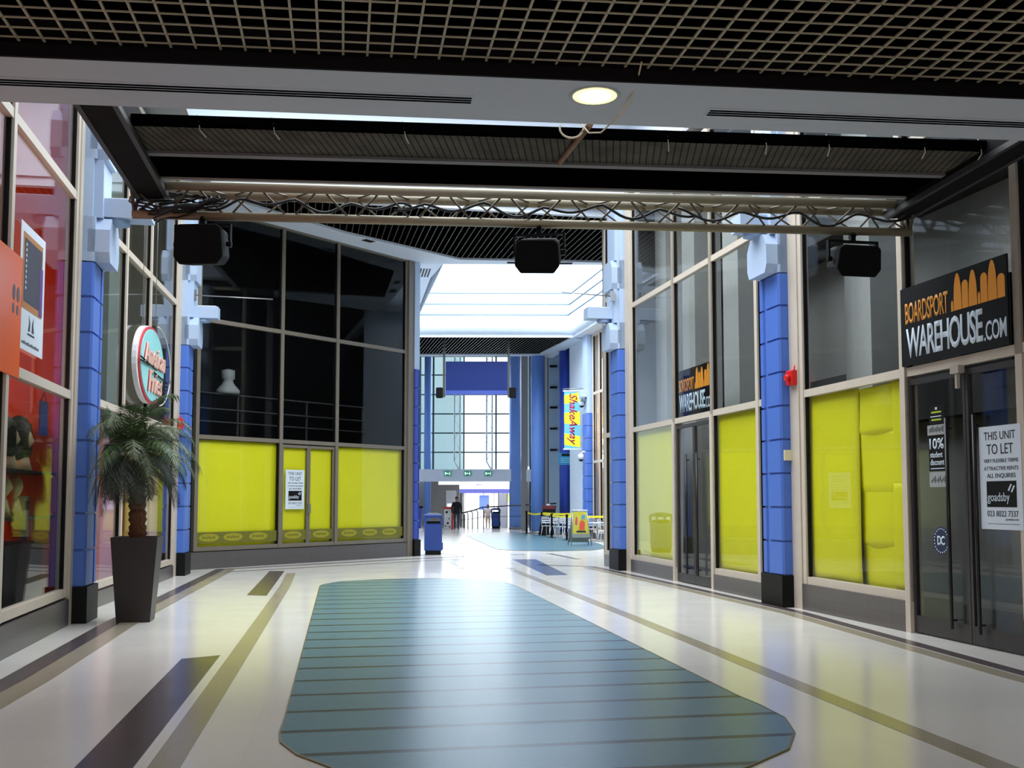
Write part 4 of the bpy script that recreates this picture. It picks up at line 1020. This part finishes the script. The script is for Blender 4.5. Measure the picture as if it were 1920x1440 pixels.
# transom beam with exit signs
PB = mat('pale_beam', (222, 228, 240), .6)
MB().box(-7, -.05, 55.9, 56.3, 2.58, 3.22).build('trim_80', PB, None, 'structure')
MB().box(.76, 1.06, 56.2, 56.5, 2.58, 3.22).build('trim_81', PB, None, 'structure')
EX = mat('exit_green', (20, 110, 84), .4, emit=(40, 160, 120), es=.25); EXW = mat('exit_white', (230, 245, 238), .4, emit=(200, 255, 230), es=.8)
for i, x in enumerate((-3.36, -2.32, -1.24)):
    t = thing('exit_sign', ['green emergency exit sign on the pale beam, leftmost', 'green emergency exit sign on the pale beam, in the middle', 'green emergency exit sign on the pale beam, rightmost'][i], 'exit sign', (x, 55.88, 3.0), 0, 'emergency exit signs')
    MB().box(-.19, .19, -.06, 0, -.13, .13).build('housing', EX, t)
    b = MB(); b.box(-.15, -.08, -.065, -.06, -.07, .07).box(-.06, .0, -.065, -.06, -.02, .02); b.prism([(0, -.05), (.05, 0), (0, .05)], -.065, -.06, lambda p, q: (p[0], q, p[1])); b.box(.08, .13, -.065, -.06, -.08, .03).box(.085, .125, -.065, -.06, .045, .085); b.build('running_figure_symbol', EXW, t)
# video screen on two posts
t = thing('hanging_screen', 'large blue hanging screen between two dark posts under the far ceiling', 'screen', (-1.57, 47.0, 0), 0)
MB().box(-1.37, 1.37, -.06, .06, 6.45, 7.74).build('screen_panel', mat('navy_screen', (20, 36, 92), .6, spec=.2), t); MB().box(-1.37, 1.37, -.07, .07, 6.27, 6.45).build('lower_strip', mat('mid_blue', (44, 64, 140), .5), t)
for x in (-1.44, 1.42): MB().box(x-.05, x+.05, -.06, .06, 6.15, 8.7).build('post', BRONZE if False else mat('post_dark', (50, 50, 48), .5), t)
for i, x in enumerate((-3.22, .02)):
    t = thing('small_speaker', ['small black speaker at the lower left of the hanging blue screen', 'small black speaker at the lower right of the hanging blue screen'][i], 'speaker', (x+.01, 47, 6.12), 0, 'small speakers beside the screen')
    MB().box(-.15, .15, -.12, .12, 0, .46).bevel(.03).build('cabinet', SPK, t); MB().box(-.11, .11, -.13, -.12, .05, .41).build('grille', mat('speaker_grille', (20, 20, 21)), t)

# lobby beyond
shell('wall_far', -16, 16, 89, 89.3, -.9, 3.3)
MB().box(-12, 4, 60.9, 88, 3.2, 3.3).build('ceiling', WHITE, None, 'structure')
area('lobby_light', (-2, 72, 3.1), (0, 0, 0), 8, 12, 1300, (1, .99, .97))
MB().box(-5.1, -3.25, 66, 66.2, -.45, 3.2).build('wall_far', GREYP, None, 'structure')
tag(MB().box(-4.3, -3.1, 62.6, 62.8, 2.52, 2.74).box(-3.8, -3.7, 62.68, 62.72, 2.7, 3.2).build('light_fitting', mat('lobby_lamp', (255, 255, 250), .4, emit=(255, 255, 248), es=4)), 'glowing white ceiling light beyond the beam on the left', 'ceiling light', 'lobby ceiling lights')
tag(MB().box(-1.8, -.1, 64.6, 64.8, 2.50, 2.78).box(-1.0, -.9, 64.68, 64.72, 2.7, 3.2).build('light_fitting', mat('lobby_lamp', (255, 255, 250))), 'glowing white ceiling light beyond the beam on the right', 'ceiling light', 'lobby ceiling lights')
t = thing('kiosk_front', 'bright white shopfront with a blue fascia beyond the beam', 'shopfront', (-2, 77, -.45), 0)
MB().box(-1.9, 2.6, 0, .2, 2.85, 3.6).build('white_sign', mat('bright_sign', (240, 240, 246), .4, emit=(255, 255, 255), es=.6), t)
b = MB()
for k in range(12): b.box(-.6+k*.13, -.5+k*.13, -.02, 0, 3.1, 3.2+.03*(k % 2))
b.build('purple_print', mat('purple_ink', (110, 100, 200), .5), t)
MB().box(-3.0, 2.6, -.4, .0, 2.55, 2.85).build('blue_fascia', mat('fascia_blue', (62, 66, 140), .5), t)
MB().box(-1.6, 2.6, 3, 3.1, 0, 2.6).build('glowing_back_wall', mat('back_wall_glow', (245, 248, 252), .6, emit=(255, 255, 255), es=.7), t)  # back wall emits by itself in place of the shop's lighting
b = MB()
for x in (-1.55, -1.38, -.05, .7, 1.4): b.box(x-.025, x+.025, -.05, .05, 0, 2.55)
b.build('door_frame', STEEL, t)
MB().box(-.35, .35, -.08, -.05, 1.35, 2.4).build('blue_poster', mat('kiosk_blue', (90, 120, 220), .5), t); MB().box(1.25, 2.3, -.08, -.05, 1.9, 2.5).build('yellow_poster', mat('kiosk_yellow', (236, 232, 110), .5), t)
t = thing('info_totem', 'tall grey information totem behind the railing', 'totem', (-.6, 70, -.45), 0)
MB().box(-.27, .27, -.1, .1, .1, 2.5).build('panel', mat('totem_grey', (122, 128, 140), .5), t); MB().box(-.32, .32, -.12, .12, 0, .1).build('foot', BLACK, t); MB().box(-.31, -.27, -.11, .11, .1, 2.55).box(.27, .31, -.11, .11, .1, 2.55).build('side_frame', DARK, t)
t = thing('window_display', 'small white display window in the grey lobby wall', 'display', (-3.75, 66.0, 0), 0)
MB().box(-.32, .32, -.04, 0, .3, 2.2).build('frame', mat('white_board', (214, 214, 216)), t); MB().box(-.25, .25, -.05, -.04, .9, 1.4).build('pale_card', mat('bright_sign', (240, 240, 246)), t); MB().box(-.08, .1, -.06, -.04, .35, .85).build('blue_item', DBLUE, t)
# railing
t = thing('handrail', 'dark metal handrail rising to the right at the far end of the mat', 'railing', (0, 0, 0))
HR = mat('dark_green_metal', (22, 40, 42), .4, .3)
rp = [(-2.90, 61.0, .86), (-2.2, 61.0, 1.02), (-1.70, 60.9, 1.20), (-.6, 60.0, 1.27), (.5, 57.8, 1.34), (1.5, 54.6, 1.40), (2.15, 52.4, 1.45)]
MB().tube(rp, .035, 8).build('top_rail', mat('black_rail', (16, 18, 22), .4), t)
MB().tube([(p[0], p[1]+.05, p[2]*.55) for p in rp[:5]], .015, 6).build('mid_rail', HR, t)
for x in (-2.72, -2.50, -2.25, -1.95, -1.62, -.7, .1):
    zt_ = .88+.26*min(1, (x+2.9)/1.2)+(.08 if x > -1.7 else 0); MB().tube([(x-.12, 60.95 if x < -1 else 60.0-.8*(x+.7), zt_), (x, 60.95 if x < -1 else 60.0-.8*(x+.7), zt_-.14), (x, 60.95 if x < -1 else 60.0-.8*(x+.7), 0)], .03, 6).build('rail_post', HR, t)

# ------------------------------------------------------------ FREE-STANDING THINGS
def litter_bin(loc, rz, label, k=1.0):
    t = thing('litter_bin', label, 'bin', loc, rz, 'blue litter bins')
    B_ = mat('bin_blue', (34, 66, 140), .45)
    MB().box(-.23*k, .23*k, -.23*k, .23*k, 0, .12*k).build('base', BLACK, t)
    MB().box(-.26*k, .26*k, -.26*k, .26*k, .12*k, .92*k).bevel(.02).build('body', B_, t)
    for sx in (-1, 1):
        for sy in (-1, 1): MB().box(sx*.25*k-.03, sx*.25*k+.03, sy*.25*k-.03, sy*.25*k+.03, .92*k, 1.12*k).build('corner_post', B_, t)
    MB().box(-.2*k, .2*k, -.2*k, .2*k, .92*k, 1.0*k).build('dark_opening', BLACK, t)
    MB().box(-.27*k, .27*k, -.27*k, .27*k, 1.10*k, 1.20*k).bevel(.03).build('lid', B_, t); MB().box(-.15, .15, -.15, .15, 1.20*k, 1.23*k).build('ash_plate', STEEL, t)
    MB().box(.26*k, .29*k, -.15, .15, .15, .35).build('side_latch', B_, t)
litter_bin((-2.36, 32.05, 0), .1, 'blue litter bin beside the end of the dark corner shop', 1.0)
litter_bin((-.92, 61.0, 0), 0, 'blue litter bin far away behind the handrail', .95)
t = thing('spotted_machine', 'white cabinet with black spots and a red top beside the walking person', 'cabinet', (-3.5, 58.9, 0), 0)
MB().box(-.22, .18, -.2, .2, 0, 1.12).build('white_body', mat('spot_white', (222, 218, 208), .5), t); MB().box(.18, .28, -.22, .22, 0, 1.2).build('red_side', RED, t); MB().box(-.26, .24, -.22, .22, 1.12, 1.24).build('red_top', RED, t)
b = MB()
for x, z, r in ((-.08, .95, .07), (.04, .6, .035), (-.02, .35, .06), (-.14, .2, .04), (.08, .15, .04)): b.prism([(x+r*math.cos(a), z+r*math.sin(a)) for a in [i*PI/5 for i in range(10)]], -.21, -.2, lambda p, q: (p[0], q, p[1]))
b.build('black_spot', BLACK, t)
t = thing('blue_kiosk', 'dark blue kiosk with a slanted panel partly hidden behind the far blue pier', 'kiosk', (-4.85, 54.5, 0), 0)
MB().box(-.4, .3, -.3, .3, 0, .18).build('white_base', mat('spot_white', (222, 218, 208)), t); b = MB(); b.prism([(-.4, .18), (.22, .18), (.30, 1.2), (-.4, 1.2)], -.25, .25, lambda p, q: (p[0], q, p[1])); b.build('slanted_body', DBLUE, t); MB().box(-.4, .34, -.28, .28, 1.2, 1.32).build('dark_cap', BLACK, t)
MB().tube([(.0, -.3, .3), (.16, -.3, 1.1)], .025, 6).build('steel_strut', STEEL, t)

# belt barrier
bp_ = [((.70, 51.6), 1.10), ((1.36, 48.9), 1.08), ((1.70, 45.7), 1.05), ((2.20, 43.0), 1.05), ((2.80, 46.6), 1.12)]
names = ['black belt barrier post farthest from the pale panel end, first from the left', 'black belt barrier post in front of the dark covered stand, second from the left', 'black belt barrier post third from the left among the cafe chairs', 'nearest black belt barrier post left of the poster easel', 'black belt barrier post behind the poster easel']
names[0] = 'leftmost black belt barrier post beside the grey wall strip'
for (p, h), nmx in zip(bp_, names):
    t = thing('barrier_post', nmx, 'barrier post', (p[0], p[1], 0), 0, 'black belt barrier posts')
    MB().lathe([(.20, 0), (.20, .02), (.05, .04), (.04, .05)], seg=18).build('base', BLACK, t); MB().lathe([(.04, .04), (.04, h-.1), (.055, h-.1), (.055, h)], seg=12).build('pole', BLACK, t)
BELT = mat('belt_yellow', (240, 222, 30), .6)
def belt(p, q, z, label, sag=.04):
    b = MB(); n = 10
    for i in range(n):
        pts = []
        for j in (i, i+1):
            a = j/n; s_ = -sag*4*a*(1-a); pts.append(((p[0]+(q[0]-p[0])*a), p[1]+(q[1]-p[1])*a, z+s_))
        b.prism([(pts[0][0], pts[0][1]-.004), (pts[1][0], pts[1][1]-.004), (pts[1][0], pts[1][1]+.004), (pts[0][0], pts[0][1]+.004)], z-.05-sag*4*(i+.5)/n*(1-(i+.5)/n), z+.03-sag*4*(i+.5)/n*(1-(i+.5)/n))
    tag(b.build('barrier_belt', BELT), label, 'barrier tape', 'yellow barrier belts')
belt((.75, 51.6), (1.34, 49.0), 1.02, 'yellow belt between the two leftmost barrier posts', .06)
belt((1.38, 48.8), (1.68, 45.8), 1.02, 'yellow belt between the second and third barrier posts')
belt((1.72, 45.6), (2.17, 43.1), .98, 'yellow belt from the third post to the nearest post')
belt((2.24, 43.0), (4.2, 42.6), .98, 'yellow belt running right behind the poster easel', .02)
belt((1.42, 49.0), (2.78, 46.7), 1.03, 'yellow belt running back behind the cafe chairs', .03)
# cafe chairs and tables
def chair(loc, rz, label, k=1.0):
    t = thing('cafe_chair', label, 'chair', loc, rz, 'silver cafe chairs')
    MB().box(-.2, .2, -.2, .2, .44, .47).bevel(.01).build('seat', SILVER, t)
    b = MB()
    for z in (.58, .68, .78): b.box(-.19, .19, .2, .22, z, z+.06)
    b.build('back_slats', SILVER, t)
    MB().tube([(-.21, .2, .42), (-.21, .23, .72), (-.17, .24, .88), (.17, .24, .88), (.21, .23, .72), (.21, .2, .42)], .014, 6).build('back_frame', SILVER, t)
    for sx in (-1, 1):
        MB().tube([(sx*.18, -.18, .44), (sx*.22, -.24, 0)], .013, 6).build('leg', SILVER, t); MB().tube([(sx*.18, .18, .44), (sx*.22, .26, 0)], .013, 6).build('leg', SILVER, t)
        MB().tube([(sx*.21, .2, .66), (sx*.24, -.05, .67), (sx*.22, -.18, .62), (sx*.2, -.19, .44)], .013, 6).build('armrest', SILVER, t)
    return t
c0 = chair((1.62, 48.2, 0), 2.6, 'silver cafe chair seen from behind next to the dark covered stand')
for loc, rz, lb in (((1.95, 46.9, 0), .5, 'silver cafe chair behind the third barrier post'), ((2.40, 45.9, 0), 3.3, 'silver cafe chair in the middle of the row behind the belts'), ((2.36, 47.3, 0), .3, 'silver cafe chair left of the easel top, farther row'), ((2.55, 44.6, 0), 2.9, 'silver cafe chair just left of the poster easel'), ((3.12, 43.1, 0), 3.5, 'white-looking chair right of the easel at the cafe table'), ((3.55, 40.9, 0), 1.2, 'chair half hidden by the corner post beside the cafe table')):
    dup(c0, loc, rz, lb)
def table(loc, label, top=SILVER):
    t = thing('cafe_table', label, 'table', loc, 0, 'cafe tables')
    MB().lathe([(.36, .71), (.38, .72), (.38, .74), (.36, .75)], seg=24).build('tabletop', top, t); MB().lathe([(.03, .02), (.03, .71)], seg=10).build('stem', STEEL, t)
    MB().box(-.28, .28, -.03, .03, 0, .03).box(-.03, .03, -.28, .28, 0, .03).build('cross_base', STEEL, t)
table((2.1, 49.3, 0), 'cafe table among the chairs behind the belts'); table((3.35, 42.0, 0), 'round cafe table right of the easel beside the yellow lit window', mat('white_board', (214, 214, 216)))
t = thing('covered_stand', 'dark covered stand with a deep red top behind the leftmost chairs', 'stand', (1.66, 49.9, 0), -.1)
b = MB(); b.prism([(-.42, 0), (.36, 0), (.36, 1.2), (-.2, 1.2)], -.25, .25, lambda p, q: (p[0], q, p[1])); b.build('black_cover', BLACK, t); MB().box(-.24, .38, -.27, .27, 1.2, 1.36).build('red_top', mat('deep_red', (92, 12, 16), .6), t); MB().box(-.05, .12, -.1, .1, 1.36, 1.44).build('white_cup', CEILW, t)
# poster easel
t = thing('a_board', 'silver A-frame board with a colourful yellow poster in front of the cafe', 'a-frame sign', (2.42, 38.5, 0), .12)
def abf(p, q): return (p[0], -.28+.24*p[1]/1.24+q, p[1])
b = MB(); b.prism([(-.29, .28), (.33, .28), (.25, 1.2), (-.23, 1.2)], -.01, .01, abf); b.build('poster_panel', mat('ab_yellow', (190, 176, 50), .4, var=.35, scale=5), t)
b = MB(); b.prism([(-.30, .28), (.34, .28), (.335, .42), (-.295, .42)], -.014, -.011, abf); b.build('grey_footer', mat('ab_grey', (128, 132, 120), .5), t)
for pp_, m_ in (([(-.19, .75), (-.10, .72), (-.08, .95), (-.14, 1.05)], mat('ab_pink', (190, 70, 90), .5)), ([(-.04, .55), (.16, .55), (.18, .82), (.06, .92), (-.02, .80)], mat('ab_red', (206, 74, 44), .5)), ([(.04, .95), (.18, .92), (.20, 1.08), (.08, 1.10)], mat('ab_blue', (80, 140, 170), .5)), ([(-.16, .46), (.22, .46), (.18, .53), (-.12, .53)], INK)):
    b = MB(); b.prism(pp_, -.014, -.011, abf); b.build('printed_shape', m_, t)
for sx in (-1, 1):
    b = MB(); b.tube([(sx*.37+.02, -.30, 0), (sx*.25+.01, -.04, 1.24)], .018, 6); b.build('front_leg', STEEL, t)
    b = MB(); b.tube([(sx*.37+.02, .34, 0), (sx*.25+.01, .0, 1.24)], .018, 6); b.build('rear_leg', STEEL, t)
MB().tube([(-.27, -.04, 1.24), (.29, -.04, 1.24)], .03, 8).build('top_rail', CEILW, t)
b = MB(); b.prism([(-.35, .1), (.39, .1), (.28, 1.2), (-.26, 1.2)], -.008, .008, lambda p, q: (p[0], .33-.29*p[1]/1.24+q, p[1])); b.build('rear_panel', mat('ab_grey', (128, 132, 120)), t)

# ------------------------------------------------------------ PEOPLE
def figure(name, label, loc, rz, H, coat, trousers, hair, skin, pose, zcoat=.5, extra=None):
    t = thing(name, label, 'person', loc, rz)
    k = H/1.78
    J = dict(pel=(0, 0, .96), ch=(0, .0, 1.22), nk=(0, -.01, 1.47), nk2=(0, -.02, 1.55))
    V = []; E = []; Rr = []
    def add(p, r, par):
        V.append(Vector(p)*k); Rr.append((r[0]*k, r[1]*k) if isinstance(r, tuple) else (r*k, r*k)); i = len(V)-1
        if par is not None: E.append((par, i))
        return i
    pel = add((0, 0, .97), (.175, .13), None); wa = add((0, 0, 1.12), (.18, .13), pel); ch = add((0, 0, 1.32), (.20, .14), wa)
    nk = add((0, 0, 1.47), (.06, .06), ch); nk2 = add((0, -.01, 1.55), (.055, .055), nk); hd = add((0, -.02, 1.64), (.075, .09), nk2); ht = add((0, -.015, 1.72), (.07, .085), hd)
    for s in (-1, 1):
        la, ra = pose[s]
        sh = add((s*.19, 0, 1.43), .072, ch)
        el = add((s*.25, .02+ra[0], 1.14), .058, sh); wr = add((s*.24, -.05+ra[1], .90+ra[2]), .03, el); pm = add((s*.235, -.07+ra[1], .84+ra[2]), (.036, .018), wr)
        for f, (fx, fl) in enumerate(((-.025, .07), (-.009, .08), (.008, .075), (.024, .06))):
            a_ = add((s*.235+.2*fx, -.07+ra[1]+fx, .79+ra[2]), .009, pm); add((s*.23, -.075+ra[1]+fx*.9, .79-fl*.8+ra[2]), .008, a_)
        a_ = add((s*.215, -.10+ra[1], .85+ra[2]), .010, pm); add((s*.205, -.115+ra[1], .81+ra[2]), .008, a_)
        hp = add((s*.095, 0, .90), .10, pel); kn = add((s*.10, la[0], .50+la[2]), .062, hp); an = add((s*.10, la[1], .10+la[3]), .042, kn)
        hl = add((s*.10, la[1]+.02, .045+la[3]), .04, an); add((s*.11, la[1]-.15, .035+la[3]), (.04, .03), hl)
    me = bpy.data.meshes.new('body'); me.from_pydata(V, E, []); o = bpy.data.objects.new('tmpb', me); COL.objects.link(o)
    sk = o.modifiers.new('s', 'SKIN'); sk.use_smooth_shade = True; sv = me.skin_vertices[0].data
    for i, r in enumerate(Rr): sv[i].radius = r
    sv[0].use_root = True
    ss = o.modifiers.new('ss', 'SUBSURF'); ss.levels = 1; ss.render_levels = 1
    dg = bpy.context.evaluated_depsgraph_get(); dg.update(); m2 = bpy.data.meshes.new_from_object(o.evaluated_get(dg)); bpy.data.objects.remove(o)
    m2.name = 'body'; m2.materials.clear()
    for mm in (coat, trousers, skin, BLACK): m2.materials.append(mm)
    for f in m2.polygons:
        z = f.center.z/k; x = abs(f.center.x)/k; f.use_smooth = True
        f.material_index = 3 if z < .09 else (2 if (z > 1.50 or (z < .885 and x > .18)) else (0 if z > .86 else 1))
    ob = bpy.data.objects.new('body', m2); COL.objects.link(ob); ob.parent = t
    # hair, ears, nose, eyes and mouth
    bm = bmesh.new(); bmesh.ops.create_uvsphere(bm, u_segments=16, v_segments=10, radius=1)
    for v in bm.verts: v.co = Vector((v.co.x*.085, v.co.y*.10, 1.70+max(v.co.z, -.35-.6*(v.co.y > .2))*.095))*k+Vector((0, .008, 0))
    me = bpy.data.meshes.new('hair'); bm.to_mesh(me); bm.free(); me.materials.append(hair); h_ = bpy.data.objects.new('hair', me); COL.objects.link(h_); h_.parent = t
    b = MB(); b.prism([(-.013, 1.61), (.013, 1.61), (.006, 1.655), (-.006, 1.655)], -.118*k, -.09*k, lambda p, q: (p[0]*k, q, p[1]*k)); b.build('nose', skin, t)
    for s in (-1, 1):
        MB().box(s*.028*k-.009, s*.028*k+.009, -.105*k, -.09*k, 1.655*k, 1.667*k).build('eye', INK, t); MB().box(s*.085*k-.01, s*.085*k+.01, -.03*k, .01*k, 1.62*k, 1.68*k).build('ear', skin, t)
    MB().box(-.022*k, .022*k, -.108*k, -.09*k, 1.582*k, 1.59*k).build('mouth', mat('lip', (150, 80, 74), .6), t)
    return t
SK = mat('skin', (178, 128, 100), .6)
figure('person', 'person in a black jacket and dark grey trousers walking towards the camera', (-3.03, 58.5, 0), .05, 1.80, mat('black_jacket', (12, 12, 16), .8), mat('dark_trousers', (52, 56, 64), .8), mat('dark_hair', (40, 30, 26), .8), SK,
       {-1: ((-.02, .03, 0, 0), (0, 0, 0)), 1: ((-.06, -.02, .01, 0), (.02, .03, .0))})
figure('person', 'person in a grey jacket and shorts walking away behind the handrail', (-1.62, 72, -.45), PI, 1.78, mat('grey_jacket', (112, 106, 104), .8), mat('grey_brown_trousers', (120, 108, 96), .8), mat('dark_hair', (40, 30, 26)), SK,
       {-1: ((-.08, .06, 0, 0), (0, .02, 0)), 1: ((-.1, -.14, .02, 0), (.02, -.03, 0))})
